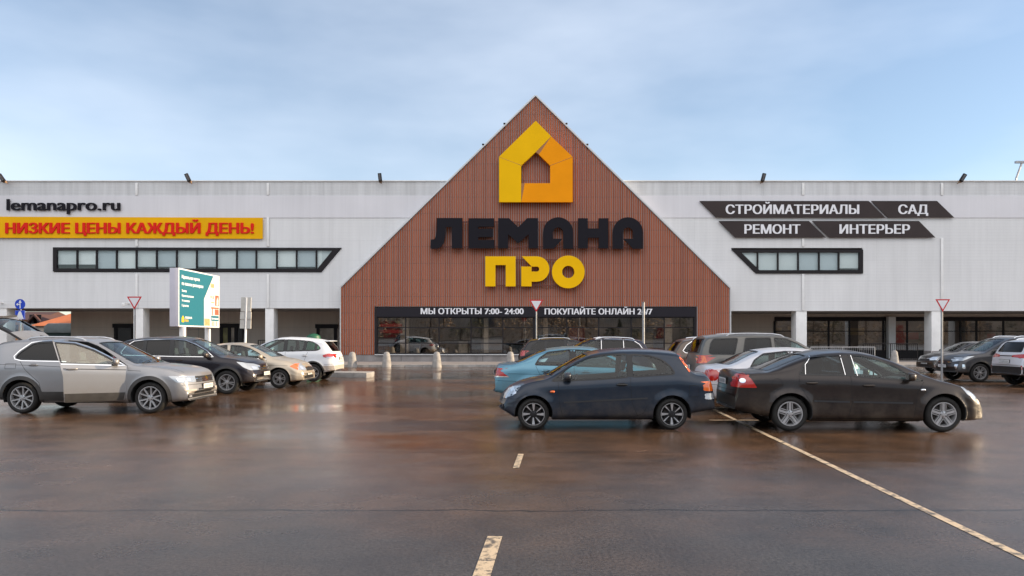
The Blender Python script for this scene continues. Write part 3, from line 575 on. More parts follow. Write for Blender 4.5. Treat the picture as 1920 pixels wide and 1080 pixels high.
m = MB()
for px, py in ((945, 300), (1063, 300), (945, 372), (1063, 372)): p = at(px, py, K); m.box(p.x - .05, p.x + .05, K + .25, D - .1, p.z - .05, p.z + .05)
o = m.obj('mounting_bracket', 'rail', lg); o.matrix_parent_inverse = Matrix.Translation(-lg.location)

def wall_sign(name, label, Y, panel, pm, texts, tm, ex=.05, thick=.06, off=0, bold=.05):
    """panel: list of outlines in pixels; texts: (string, x0, x1, y_cap, y_base)"""
    allp = [p for q in panel for p in q] or [(t[1], t[4]) for t in texts]
    o0 = at(sum(p[0] for p in allp) / len(allp), max(p[1] for p in allp), Y); t_o = thing(name, label, 'sign', o0)
    inv = Matrix.Translation(-Vector(o0))
    for q in panel:
        m = MB(); m.prism([(at(px, py, Y).x, at(px, py, Y).z) for px, py in q], FRONT, Y - thick, Y); m.obj('panel', pm, t_o).matrix_parent_inverse = inv
    for s_, x0, x1, yc, yb in texts:
        m = MB(); p = at(x0, yb, Y); w = (x1 - x0) * Y / F; cap = (yb - yc) * Y / F; yy = Y - (thick if panel else 0)
        add_text(m, s_, w, cap, lambda a, b, d: (p.x + a, yy - d, p.z + b), bold, ex); m.obj('lettering', tm, t_o).matrix_parent_inverse = inv
    return t_o
YW = DW - .13
wall_sign('web_address_sign', 'charcoal web address lettering fixed on the white wall over a yellow banner', YW, [], None, [('lemanapro.ru', 13, 226, 372, 394.5)], 'letter_dark', .06, off=0, bold=.05)
wall_sign('slogan_banner', 'long yellow banner with red low price slogan in capitals', YW, [[(-8, 406.5), (493, 408.5), (493, 448), (-8, 446)]], 'banner_yellow', [('НИЗКИЕ ЦЕНЫ КАЖДЫЙ ДЕНЬ!', 12, 477, 418, 438)], 'banner_red', .08, off=0, bold=.06)
wall_sign('department_banner', 'upper dark slanted banner reading building materials and garden', YW, [[(1311, 377), (1628, 377), (1659, 408), (1342, 408)], [(1633, 377), (1756, 377), (1788, 408), (1664, 408)]], 'banner_dark',
          [('СТРОЙМАТЕРИАЛЫ', 1360, 1610, 384, 401.5), ('САД', 1683, 1739, 384, 401.5)], 'letter_white', .03, off=0)
wall_sign('department_banner', 'lower dark slanted banner reading renovation and interior', YW, [[(1347, 414.5), (1516, 414.5), (1548, 445.5), (1378, 445.5)], [(1522, 414.5), (1722, 414.5), (1753, 445.5), (1554, 445.5)]], 'banner_dark',
          [('РЕМОНТ', 1395, 1500, 421, 438.5), ('ИНТЕРЬЕР', 1573, 1705, 421, 438.5)], 'letter_white', .03, off=0)
wall_sign('opening_hours_sign', 'dark fascia with white opening hours lettering above the entrance glass', D - .03, [[(706, 576.5), (1303, 576.5), (1303, 594), (706, 594)]], 'sign_dark',
          [('МЫ ОТКРЫТЫ 7:00- 24:00', 789, 982, 577.8, 589), ('ПОКУПАЙТЕ ОНЛАЙН 24/7', 1021, 1223, 578.4, 589.6)], 'letter_white', .02, off=0)

# floodlights
def flood(px, py, tilt, label):
    p = at(px, py, DW - .35); t = thing('floodlight', label, 'floodlight', (p.x, DW - .12, zr - .05), 0, 'floodlights along the parapet')
    a = MB(); a.tube([(0, 0, -.1), (0, -.25, -.05)], .03); a.box(-.08, .08, -.36, -.2, -.12, .02); a.obj('bracket', 'flood_brown', t)
    h = MB(); h.box(-.11, .11, -.16, .02, 0, .52); h.box(-.085, .085, -.175, -.16, .04, .48, 1); o = h.obj('lamp_head', ['dark_metal', 'pane_dim'], t, bevel=.02); o.location = (0, -.3, -.02); o.rotation_euler = (R(12), R(tilt), 0)
M['flood_brown'] = mat('flood_bracket', (.22, .13, .07), .6); M['pane_dim'] = mat('flood_glass', (.12, .12, .13), .15)
for px, tl, lb in ((10, -30, 'dark floodlight on the parapet above the web address lettering'), (357, -22, 'dark floodlight on the parapet above the long strip window'), (714, -5, 'dark floodlight on the parapet beside the left gable slope'),
                   (1428, 12, 'dark floodlight on the parapet above the building materials banner'), (1799, 28, 'dark floodlight on the parapet right of the garden banner')): flood(px, 345, tl, lb)
for i, (px, py) in enumerate(((946, 235), (1062, 235), (906, 274), (1101, 274))):
    p = at(px, py, D); t = thing('gable_light', ['tiny spotlight on the left gable slope nearer the peak', 'tiny spotlight on the right gable slope nearer the peak', 'tiny spotlight low on the left gable slope', 'tiny spotlight low on the right gable slope'][i], 'spotlight', (p.x, D - .05, p.z - .1), 0, 'spotlights on the gable edge')
    m = MB(); m.box(-.02, .02, -.02, .02, -.1, .14); m.obj('bracket', 'dark_metal', t); m = MB(); m.lathe([(0, .12), (.07, .13), (.08, .22), (0, .24)], (0, -.05, 0), 'z', 10); m.obj('lamp_head', 'dark_metal', t)

# ------------------------------------------------------------------ street furniture
def bollard(px, py, label):
    p = gnd(px, py); t = MB(); t.lathe([(.0, 0), (.27, 0), (.265, .08), (.21, .5), (.175, .74), (.14, .81), (.07, .85), (0, .86)], (0, 0, 0), 'z', 20)
    o = t.obj('bollard', 'concrete', smooth=50); o.location = p; o.location.z = 0.0; tag(o, label, 'bollard', 'concrete bollards before the store')
for px, py, lb in ((660.5, 688.5, 'concrete cone bollard just right of the white hatchback tail'), (725, 688.5, 'concrete cone bollard under the left end of the entrance glass'), (819, 688.3, 'concrete cone bollard standing alone midway before the entrance glass'),
                   (957, 688, 'concrete cone bollard behind the boot of the light blue saloon'), (1677, 683, 'concrete cone bollard by the railing under the right wing')): bollard(px, py, lb)
ki = MB(); a = gnd(604, 707); c = gnd(692, 708); ki.prism([(a.x, a.y - .05), (c.x - .1, c.y - .05), (c.x, c.y + .1), (c.x, c.y + 1.2), (a.x, a.y + 1.2)], lambda x, y, d: (x, y, d), -.1, .2)
struct(ki.obj('kerb_island', 'concrete', bevel=.02))

def yield_sign(px, ytop, Y, w, label):
    t = thing('yield_sign', label, 'road sign', (at(px, 0, Y).x, Y, 0), 0, 'yield signs')
    zt = at(0, ytop, Y).z; h = w * .866; m = MB(); m.tube([(0, .05, 0), (0, .05, zt - .12)], .035, 10); m.obj('pole', 'galv', t, smooth=50)
    def tri(s_, z0): return [(-w / 2 * s_, z0), (w / 2 * s_, z0), (0, z0 - h * s_)]
    m = MB(); m.prism(tri(1, zt), FRONT, -.006, .004); m.obj('border', 'sign_red', t)
    s_ = .72; m = MB(); m.prism(tri(s_, zt - h * (1 - s_) / 3 * 1.0), FRONT, -.010, -.006); m.obj('face', 'sign_white', t)
yield_sign(252, 556, 36, .72, 'red and white yield triangle in front of the white pillar by the billboard')
yield_sign(1005.5, 562, 36, .69, 'red and white yield triangle overlapping the opening hours fascia')
yield_sign(1767.5, 561, 25.5, .50, 'red and white yield triangle on a steel pole before the dark grey crossover')

t = thing('lane_direction_sign', 'round blue arrow sign over a square blue road sign by the passage', 'road sign', (at(37.5, 0, 40).x, 40, 0))
zc1, zc2 = at(0, 570.5, 40).z, at(0, 590, 40).z
m = MB(); m.tube([(0, .06, 0), (0, .06, zc1 + .2)], .035, 10); m.obj('pole', 'galv', t, smooth=50)
m = MB(); m.lathe([(0, 0), (.28, 0), (.28, .01), (0, .01)], (0, 0, zc1), 'y', 32, 0)
m.prism([(-.02, zc1 - .22), (.03, zc1 - .22), (.03, zc1 + .08), (.085, zc1 + .08), (.005, zc1 + .23), (-.075, zc1 + .08), (-.02, zc1 + .08)], FRONT, -.008, -.001, 1)
m.prism([(-.02, zc1 - .03), (-.02, zc1 + .02), (-.11, zc1 + .02), (-.11, zc1 + .07), (-.21, zc1 - .005), (-.11, zc1 - .08), (-.11, zc1 - .03)], FRONT, -.008, -.001, 1); m.obj('round_plate', ['sign_blue', 'sign_white'], t)
m = MB(); m.box(-.27, .27, 0, .01, zc2 - .25, zc2 + .23); m.box(-.25, .25, -.003, 0, zc2 - .23, zc2 + .21, 1); m.box(-.245, .245, -.006, -.003, zc2 - .225, zc2 + .205)
m.prism([(-.2, zc2 - .225), (.2, zc2 - .225), (.05, zc2 + .18), (-.05, zc2 + .18)], FRONT, -.01, -.006, 1); m.obj('square_plate', ['sign_blue', 'sign_white'], t)

t = thing('steel_pole', 'bare grey steel post rising behind the navy estate with no sign', 'post', (at(1206.5, 0, 33).x, 33, 0)); m = MB(); m.tube([(0, 0, 0), (0, 0, at(0, 568, 33).z)], .055, 12); m.lathe([(.055, 0), (.062, .01), (.062, .04), (0, .05)], (0, 0, at(0, 568, 33).z), 'z', 12); m.obj('pole', 'galv', t, smooth=50)

Ys = 33; t = thing('notice_board_post', 'leaning steel post carrying stacked pale sign plates seen from behind', 'road sign', (at(458, 0, Ys).x, Ys, 0), 0); t.rotation_euler = (0, R(1.5), 0)
m = MB(); m.tube([(0, 0, 0), (.02, 0, at(0, 558, Ys).z)], .05, 10); m.obj('pole', 'white_metal', t, smooth=50)
for i, (y0, y1) in enumerate(((557.5, 584), (585, 599), (600, 616))):
    for sx in (-1, 1):
        m = MB(); a = .03 + (.0 if i == 0 else .02); m.prism([(sx * a, at(0, y1, Ys).z), (sx * (a + .19), at(0, y1, Ys).z), (sx * (a + .19), at(0, y0, Ys).z), (sx * a, at(0, y0, Ys).z)], FRONT, -.03 - .002 * i, .03); m.obj('sign_plate', 'plate_grey', t)
# billboard: its printed face looks to the right (+X), its narrow end to the camera
Yb0, Yb1 = 33.0, 37.6; xb = at(334, 0, Yb0).x; zb0, zb1 = at(0, 612, Yb0).z, at(0, 502, Yb0).z
t = thing('billboard', 'white boxed billboard with teal kitchen advert on two posts', 'billboard', (xb - .19, (Yb0 + Yb1) / 2, 0)); inv = Matrix.Translation(-t.location)
m = MB(); m.box(xb - .38, xb, Yb0, Yb1, zb0, zb1); m.obj('sign_box', 'lavender', t, bevel=.01).matrix_parent_inverse = inv
m = MB(); m.box(xb, xb + .02, Yb0, Yb1, zb0, zb1); m.obj('frame', 'sign_white', t).matrix_parent_inverse = inv
SIDE = lambda a, b, d: (xb + .02 + d, Yb0 + a, zb0 + b)
W_, H_ = Yb1 - Yb0, zb1 - zb0
m = MB(); m.prism([(.06, .06), (W_ - .06, .06), (W_ - .06, H_ - .06), (.06, H_ - .06)], SIDE, 0, .003, 0)
m.prism([(.06, .06), (2.72, .06), (2.72, H_ * .52), (3.85, H_ - .06), (.06, H_ - .06)], SIDE, .003, .006, 1)
m.prism([(3.55, .32), (4.5, .32), (4.5, .58), (3.55, .58)], SIDE, .006, .009, 1)
for a0, a1, b0, b1, k in ((3.55, 4.5, .92, 1.0, 2), (3.65, 3.72, .06, .3, 2), (3.85, 3.92, .06, .3, 2), (4.15, 4.22, .06, .3, 2), (4.0, 4.5, .62, .9, 2), (3.65, 3.75, .6, .92, 2), (4.05, 4.5, 1.08, 1.6, 2), (2.76, 3.4, .08, .42, 3), (3.5, 3.9, 1.95, 2.15, 3), (3.5, 3.6, 1.45, 1.55, 2), (3.75, 3.85, 1.4, 1.55, 2), (3.55, 3.95, 1.2, 1.25, 3)):
    m.prism([(a0, b0), (a1, b0), (a1, b1), (a0, b1)], SIDE, .004, .008 + .001 * k, k)
m.prism([(4.2, 1.1), (4.4, 1.1), (4.42, 1.35), (4.3, 1.52), (4.22, 1.35)], SIDE, .012, .014, 0)
m.obj('poster', ['poster_pale', 'teal', 'poster_wood', 'poster_orange'], t).matrix_parent_inverse = inv
m = MB(); B_ = lambda a0, b0: (lambda a, b, d: SIDE(a0 + a, b0 + b, .007 + d))
for s_, a0, b0, w, cap, k in (('Идеальная кухня', .3, 2.16, 1.9, .15, 0), ('по вашим размерам', .3, 1.86, 2.3, .15, 0), ('Замер', .3, 1.56, .5, .10, 0), ('Проектирование', .3, 1.34, 1.25, .10, 0), ('Установка', .3, 1.12, .8, .10, 0), ('Гарантия', .3, .9, .7, .10, 0), ('ЛЕМАНА', .62, .36, .75, .10, 0), ('ПРО', .62, .22, .36, .10, 1), ('Проектировщик', 3.6, .40, .85, .09, 0)):
    add_text(m, s_, w, cap, B_(a0, b0 + .0), .05, .004, k)
m.prism([(.3, .2), (.54, .2), (.54, .38), (.42, .5), (.3, .38)], SIDE, .006, .01, 1); m.prism([(.38, .26), (.46, .26), (.46, .34), (.42, .38), (.38, .34)], SIDE, .01, .012, 2)
m.obj('lettering', ['letter_white', 'logo_yellow', 'teal'], t).matrix_parent_inverse = inv
for px, Y in ((342.5, 33.4), (389.5, 37.0)):
    p = at(px, 0, Y); m = MB(); m.box(p.x - .11, p.x + .11, Y - .1, Y + .1, 0, zb0 + .02); m.obj('post', 'white_metal', t, bevel=.01).matrix_parent_inverse = inv

def railing(x0, x1, Y, z0, h, label, matn):
    t = thing('railing', label, 'railing', ((x0 + x1) / 2, Y, z0)); w = (x1 - x0) / 2
    m = MB(); m.tube([(-w, 0, h), (w, 0, h)], .025); m.tube([(-w, 0, .12), (w, 0, .12)], .02); m.obj('rail', matn, t)
    m = MB(); k = int(2 * w / .13)
    for i in range(k + 1): m.tube([(-w + 2 * w * i / k, 0, .12), (-w + 2 * w * i / k, 0, h)], .011, 5)
    m.obj('baluster', matn, t)
    for sx in (-w, 0, w): m = MB(); m.tube([(sx, 0, 0), (sx, 0, h)], .03); m.obj('post', matn, t)
railing(at(470, 0, 50).x, at(499, 0, 50).x, 51.5, .1, 1.35, 'short black railing beside the white pillar under the left wing', 'dark_metal')
railing(at(1640, 0, 46).x, at(1745, 0, 46).x, 47.5, .1, 1.15, 'long dark railing behind a bollard under the right wing', 'dark_metal')
railing(at(1520, 0, 46).x, at(1640, 0, 46).x, 46.0, .1, .95, 'pale steel railing under the right wing above the black saloon roof', 'galv')
m = MB(); m.lathe([(0, 0), (.40, 0), (.44, .9), (.46, 1.02), (.40, 1.16), (.2, 1.24), (0, 1.26)], (0, 0, 0), 'z', 18); M['bin_green'] = mat('green_plastic', (.01, .10, .05), .5)
o = m.obj('waste_bin', 'bin_green', smooth=40); o.location = (at(588, 0, 47).x, 47, .48); tag(o, 'green domed bin top showing above the white hatchback roof', 'waste bin')
o.location.z = .11; o.scale = (1, 1, 1.42)

# lamp post seen above the right parapet
t = thing('lamp_post', 'grey street lamp arm rising beyond the right end of the parapet', 'lamp post', (at(1905, 0, 110).x, 110, 0))
m = MB(); m.tube([(.0, 0, 0), (.0, 0, at(0, 335, 110).z), (.9, 0, at(0, 304, 110).z)], .14); m.obj('pole', 'galv', t)
m = MB(); m.box(-.1, 2.6, -.2, .2, at(0, 306, 110).z, at(0, 302, 110).z); m.obj('lamp_head', 'galv', t)

# ------------------------------------------------------------------ houses and a lorry beyond the passage
M['tile_orange'] = mat('orange_roof_tile', (.50, .15, .055), .8, noise=(1, .12)); M['tile_brown'] = mat('brown_roof_tile', (.075, .035, .03), .8)
M['house_wall'] = mat('house_render', (.50, .45, .38), .85, noise=(.6, .1)); M['house_brick'] = mat('house_brick', (.45, .22, .10), .85)
def house(px0, px1, y_eave, y_ridge, Y, depth, roofm, wallm, label, hip=0, gable_front=False):
    x0, x1 = at(px0, 0, Y).x, at(px1, 0, Y).x; ze, zr_ = at(0, y_eave, Y).z, at(0, y_ridge, Y + depth / 2).z
    t = thing('house', label, 'house', ((x0 + x1) / 2, Y + depth / 2, 0), 0, 'houses beyond the passage'); w = (x1 - x0) / 2; d = depth / 2
    m = MB(); m.box(-w, w, -d, d, 0, ze)
    if gable_front:
        m.prism([(-w, ze), (w, ze), (0, zr_)], FRONT, -d, d)
    m.obj('wall', wallm, t)
    m = MB(); e = .5
    if gable_front:
        for sx in (-1, 1): m.prism([(0, zr_), (sx * (w + e), ze - .4), (sx * (w + e), ze - .15), (0, zr_ + .28)], FRONT, -d - e, d + e)
    else:
        i = len(m.v); m.v += [(-w - e, -d - e, ze), (w + e, -d - e, ze), (w + e, d + e, ze), (-w - e, d + e, ze), (-w - e + hip, 0, zr_), (w + e - hip, 0, zr_)]
        for q in ((0, 1, 5, 4), (2, 3, 4, 5), (1, 2, 5), (3, 0, 4), (3, 2, 1, 0)): m.f.append(tuple(i + k for k in q)); m.m.append(0)
    m.obj('roof', roofm, t)
    for sx in (-.5, .4):
        m = MB(); z = ze - 1.9 if not gable_front else ze - .2; m.box(sx * w - .5, sx * w + .5, -d - .05, -d + .02, z, z + 1.2); m.obj('window', 'dark_metal', t)
    return t
house(66, 160, 611, 574, 95, 12, 'tile_orange', 'house_wall', 'house with a broad bright orange tiled roof seen through the passage', 5)
house(16, 66, 600, 584.5, 112, 10, 'tile_brown', 'house_brick', 'house with a dark brown roof behind the blue road signs')
house(58, 76, 604, 594, 100, 7, 'tile_brown', 'house_wall', 'small gabled house between the brown and orange roofs', 0, True)
t = thing('covered_lorry', 'lorry under a pale grey tarpaulin parked beyond the passage', 'lorry', (at(118, 0, 66).x, 66, 0))
M['tarp'] = mat('grey_tarpaulin', (.30, .36, .38), .6, noise=(1.2, .2), bump=(1.5, .6, .1)); M['lorry_green'] = mat('lorry_dark_green', (.01, .035, .035), .5)
z0, z1 = at(0, 624.5, 66).z, at(0, 606.5, 66).z
m = MB(); m.prism([(-1.0, z0), (2.6, z0), (2.6, z1), (-.6, z1), (-.95, z1 - .25)], FRONT, -1.2, 1.2); m.obj('tarpaulin', 'tarp', t, bevel=.08)
m = MB(); m.box(-1.0, 2.6, -1.15, 1.15, .9, z0); m.box(-1.9, -1.0, -1.1, 1.1, .6, z0 + .1); m.obj('chassis', 'lorry_green', t, bevel=.05)
for X in (-1.3, 1.0, 2.0):
    for sy in (-1, 1): m = MB(); m.lathe([(0, -.14), (.4, -.14), (.48, -.08), (.48, .08), (.4, .14), (0, .14)], (X, sy * 1.0, .48), 'y', 20); m.obj('wheel', 'rubber', t, smooth=40)

# ------------------------------------------------------------------ bare brown trees across the road behind the camera (they show in the glass)
rg = random.Random(11); tl = MB()
for i in range(44):
    x0 = -140 + i * 6.5 + rg.uniform(-1.5, 1.5); y0 = -62 + rg.uniform(-7, 5); h = rg.uniform(7, 13); r = rg.uniform(2.8, 4.4); con = rg.random() < .25
    tl.tube([(x0, y0, 0), (x0 + .1, y0, h * .5), (x0, y0, h * .9)], .16, 5, 2)
    for k in range(760):
        u = rg.random(); z = h * (.03 + .97 * u); rr = r * (1 - u if con else math.sin(pi * min(1, .25 + u * .7))) * math.sqrt(rg.random()); a = rg.uniform(0, 2 * pi)
        p = Vector((x0 + rr * cos(a), y0 + rr * sin(a), z)); q = Vector((rg.gauss(0, 1), rg.gauss(0, 1), rg.gauss(0, .6))).normalized(); w = q.cross(Vector((rg.gauss(0, 1), rg.gauss(0, 1), 1))).normalized(); sz = rg.uniform(.14, .34)
        tl.quad([p - q * sz, p - w * sz * .6, p + q * sz, p + w * sz * .6], 1 if con else 0)
M['twig'] = mat('brown_autumn_foliage', (.42, .31, .22), .9); M['conifer'] = mat('conifer_foliage', (.20, .19, .13), .9); M['bark'] = mat('bark', (.07, .05, .04), .9)
struct(tl.obj('treeline', ['twig', 'conifer', 'bark']), 'stuff')

t = thing('warehouse', 'long beige warehouse across the road that shows only in the glass', 'building', (0, -78, 0))
m = MB(); m.box(-170, 170, -6, 6, 0, 9.5); m.obj('wall', mat('warehouse_wall', (.50, .40, .32), .8, noise=(.10, .35, (1, 1, 2.5))), t)
m = MB(); m.box(-170.3, 170.3, -6.3, 6.3, 9.5, 9.9); m.obj('roof', 'coping', t)
for i in range(16): m = MB(); X = -150 + i * 20; m.box(X, X + 4, 6, 6.1, 0 if i % 3 == 0 else 3, 4.5 if i % 3 == 0 else 5.2); m.obj('door' if i % 3 == 0 else 'window', ['hall_red', 'pane_dim', 'hall_dark'][i % 3], t)

# ------------------------------------------------------------------ cars
def inpoly(x, y, p):
    c = False; j = len(p) - 1
    for i in range(len(p)):
        if (p[i][1] > y) != (p[j][1] > y) and x < (p[j][0] - p[i][0]) * (y - p[i][1]) / (p[j][1] - p[i][1]) + p[i][0]: c = not c
        j = i
    return c
def nearest(x, y, p):
    best = None; q = Vector((x, y))
    for i in range(len(p)):
        a, b = Vector(p[i]), Vector(p[(i + 1) % len(p)]); d = b - a; t = max(0, min(1, (q - a).dot(d) / max(d.length_squared, 1e-9))); k = a + d * t
        if best is None or (k - q).length < best[0]: best = ((k - q).length, k)
    return best[1]
def rounded(p, r, n=4):
    """round the corners of an outline"""
    out = []
    for i in range(len(p)):
        a, b, c = Vector(p[i - 1]), Vector(p[i]), Vector(p[(i + 1) % len(p)])
        u, v = a - b, c - b; k = min(r, u.length * .45, v.length * .45)
        s, e = b + u.normalized() * k, b + v.normalized() * k
        for j in range(n + 1): t = j / n; out.append(tuple(s * (1 - t) ** 2 + b * 2 * t * (1 - t) + e * t * t))
    return out
PROJ = {'L': ((0, 1, 0), lambda a, b: (a, 5, b), lambda v: (v.x, v.z)), 'R': ((0, -1, 0), lambda a, b: (a, -5, b), lambda v: (v.x, v.z)),
        'T': ((0, 0, 1), lambda a, b: (a, b, 5), lambda v: (v.x, v.y)), 'F': ((1, 0, 0), lambda a, b: (6, a, b), lambda v: (v.y, v.z)), 'B': ((-1, 0, 0), lambda a, b: (-6, a, b), lambda v: (v.y, v.z))}

class Body:
    def __init__(s, sp):
        s.sp = sp; W = sp['W']; top, belt, bot = (np.array(sorted(sp[k])) for k in ('top', 'belt', 'bot')); x0, x1 = top[0][0], top[-1][0]
        gx = np.arange(x0 - .3, x1 + .3, .005)
        def sm(p, sig):
            v = np.interp(gx, p[:, 0], p[:, 1]); k = np.exp(-.5 * (np.arange(-40, 41) * .005 / sig) ** 2); k /= k.sum(); vp = np.pad(v, 40, 'edge')
            return np.convolve(vp, k, 'valid')
        ST, SB, SO = sm(top, sp.get('sm', .022)), sm(belt, .05), sm(bot, .04)
        e = np.array([0, .004, .01, .02, .032, .046, .062, .08, .1, .122, .146, .172, .2, .23, .262, .296])
        xs = np.concatenate([x0 + e, np.arange(x0 + .33, x1 - .32, sp.get('dx', .034)), (x1 - e)[::-1]]); s.x0, s.x1 = x0, x1
        lo = [(0, .90), (.04, .955), (.12, .978), (.28, .993), (.5, 1.0), (.66, .992), (.78, .990), (.86, .984), (.94, .972), (1, .952)]
        if 'lower' in sp: lo = sp['lower']
        fz = np.linspace(0, 1, 17); fy = np.interp(fz, [a for a, b in lo], [b for a, b in lo])
        lean = sp.get('lean', .30); ax, Ra = sp['axles'], sp['Ra']; rows = []
        for x in xs:
            zt = float(np.interp(x, gx, ST)); zs = float(np.interp(x, gx, SB)); zb = float(np.interp(x, gx, SO)); zs = min(zs, zt - .035); zb = min(zb, zs - .06)
            Lc = .30; w = W; 
            df, dr = max(0, (x - (x1 - Lc)) / Lc), max(0, ((x0 + Lc) - x) / Lc)
            w *= 1 - sp.get('cf', .13) * df ** 2.6 - sp.get('cr', .10) * dr ** 2.6
            w *= 1 - .035 * max(0, (x - ax[1]) / (x1 - ax[1])) ** 2 - .03 * max(0, (ax[0] - x) / (ax[0] - x0)) ** 2
            half = [(0, zb + .02), (w * .45, zb + .01), (w * .84, zb)]
            for f, y in zip(fz, fy):
                z = zb + f * (zs - zb); yy = w * y
                for a in ax:
                    dd = math.hypot(x - a, z - sp['Rt']); yy += sp.get('flare', .018) * math.exp(-((dd - Ra) / .06) ** 2) if dd > Ra - .1 else 0
                half.append((yy, z))
            h = zt - zs; crown = min(.045, .4 * h); rc = min(sp.get('rc', .10), .5 * (h - crown)); y0 = half[-1][0]; zc = zt - crown - rc
            y1 = y0 - lean * (zc - zs) - .02 * min(1, h / .2)
            for i in range(1, 13): f = i / 12; half.append((y0 + (y1 - y0) * f - .02 * min(1, h / .3) * (f - f * f) * -1, zs + (zc - zs) * f))
            rx = rc * (1.3 if h > .2 else 2.2); ye = y1 - rx
            for i in range(1, 6): t = pi / 2 * i / 5; half.append((ye + rx * cos(t), zc + rc * sin(t)))
            for i in range(1, 9): y = ye * (1 - i / 8); half.append((y, zt - crown * (y / ye) ** 2))
            rows.append(half)
        bm = bmesh.new(); vs = []; nh = len(rows[0]); bow_f, bow_r = sp.get('bow', (.16, .10))
        def bowx(x, y):
            if x > x1 - .7: x -= bow_f * min(1, (x - x1 + .7) / .6) ** 1.5 * (abs(y) / W) ** 2.2
            if x < x0 + .6: x += bow_r * min(1, (x0 + .6 - x) / .5) ** 1.5 * (abs(y) / W) ** 2.2
            return x
        for x, half in zip(xs, rows):
            ring = [(bowx(x, y), -y, z) for y, z in half] + [(bowx(x, y), y, z) for y, z in reversed(half[1:-1])]
            vs.append([bm.verts.new(p) for p in ring])
        nr = len(vs[0])
        for i in range(len(xs) - 1):
            for j in range(nr):
                k = (j + 1) % nr; bm.faces.new((vs[i][j], vs[i][k], vs[i + 1][k], vs[i + 1][j]))
        for ring, rev in ((vs[0], False), (vs[-1], True)):   # nose and tail caps as quads across
            for j in range(nh - 1):
                a, b = j, j + 1; c, d = (nr - j - 1) % nr if j else 0, (nr - j) % nr
                q = [ring[a], ring[b], ring[(nr - b) % nr], ring[(nr - a) % nr]]; q = list(dict.fromkeys(q))
                if len(q) > 2:
                    try: bm.faces.new(q)
                    except ValueError: pass
        bmesh.ops.recalc_face_normals(bm, faces=bm.faces); bm.normal_update(); s.bm = bm; s.bvh = BVHTree.FromBMesh(bm)
    def hit(s, pr, a, b, off=0, least=0):
        d, o, _ = PROJ[pr]; h = s.bvh.ray_cast(Vector(o(a, b)), -Vector(d))
        if h[0] is None: return None
        n = h[1]
        if n.dot(Vector(d)) < 0: n = -n
        if n.dot(Vector(d)) < least: return None
        return h[0] + n * off
    def cut(s, pr, poly, keep=False, yclip=None):
        """open the shell inside an outline; returns copied faces if keep"""
        bm = s.bm; d, _, uv = PROJ[pr]; d = Vector(d); dele = []
        bx = [p[0] for p in poly]; by = [p[1] for p in poly]; bb = (min(bx), max(bx), min(by), max(by))
        for f in bm.faces:
            c = f.calc_center_median(); a, b = uv(c)
            if bb[0] < a < bb[1] and bb[2] < b < bb[3] and f.normal.dot(d) > .12 and inpoly(a, b, poly): dele.append(f)
        ds = set(dele); edge = {v for f in dele for v in f.verts if any(g not in ds for g in v.link_faces)}
        for v in edge:
            a, b = uv(v.co); k = nearest(a, b, poly)
            if (k - Vector((a, b))).length < .05:
                h = s.hit(pr, k.x, k.y)
                if h is not None and (h - v.co).length < .12: v.co = h
        faces = None
        if keep:
            idx = {}; vl = []; fl = []
            for f in dele:
                q = []
                for v in f.verts:
                    if v not in idx: idx[v] = len(vl); vl.append(v.co.copy())
                    q.append(idx[v])
                fl.append(q)
            faces = (vl, fl)
        bmesh.ops.delete(bm, geom=dele, context='FACES'); return faces
    def patch(s, mb, pr, poly, off=.004, mi=0, grid=.05, thick=0):
        bx = [p[0] for p in poly]; by = [p[1] for p in poly]; pts = []; n = len(poly)
        for i in range(n):
            a, b = Vector(poly[i]), Vector(poly[(i + 1) % n]); k = max(1, int((b - a).length / grid))
            for j in range(k): pts.append(a.lerp(b, j / k))
        m = len(pts); edges = [(i, (i + 1) % m) for i in range(m)]; inner = []
        nx, ny = int((max(bx) - min(bx)) / grid), int((max(by) - min(by)) / grid)
        for i in range(1, nx + 1):
            for j in range(1, ny + 1):
                x, y = min(bx) + i * grid, min(by) + j * grid
                if inpoly(x, y, poly) and (nearest(x, y, poly) - Vector((x, y))).length > grid * .4: inner.append(Vector((x, y)))
        try: v, e, f, *_ = geometry.delaunay_2d_cdt(pts + inner, edges, [], 1, 1e-5)
        except Exception: return
        hs = [s.hit(pr, q.x, q.y, off, .10) for q in v]; i0 = len(mb.v); mp_ = {}
        for k, h in enumerate(hs):
            if h is not None: mp_[k] = len(mb.v); mb.v.append(tuple(h))
        for t in f:
            if all(k in mp_ for k in t) and max((hs[t[q]] - hs[t[q - 1]]).length for q in range(len(t))) < .32: mb.f.append(tuple(mp_[k] for k in t)); mb.m.append(mi)
    def ribbon(s, mb, pr, line, w, off=.004, mi=0, closed=False, step=.05, shift=0):
        """a strip of width w laid on the body along a line"""
        P_ = [Vector(p) for p in line]; pts = []; n = len(P_)
        for i in range(n if closed else n - 1):
            a, b = P_[i], P_[(i + 1) % n]; k = max(1, int((b - a).length / step))
            for j in range(k): pts.append(a.lerp(b, j / k))
        if not closed: pts.append(P_[-1])
        m = len(pts); rows = []
        for i, p in enumerate(pts):
            a = pts[(i - 1) % m] if closed or i else p; b = pts[(i + 1) % m] if closed or i < m - 1 else p
            d = (b - a).normalized(); nn = Vector((-d.y, d.x)); r = []
            for t in (-.5, .5):
                q = p + nn * (w * t + shift); h = s.hit(pr, q.x, q.y, off); r.append(h)
            rows.append(r)
        for i in range(m if closed else m - 1):
            a, b = rows[i], rows[(i + 1) % m]
            if all(h is not None for h in a + b) and max((a[0] - b[0]).length, (a[0] - a[1]).length) < .25: mb.quad([a[0], a[1], b[1], b[0]], mi)

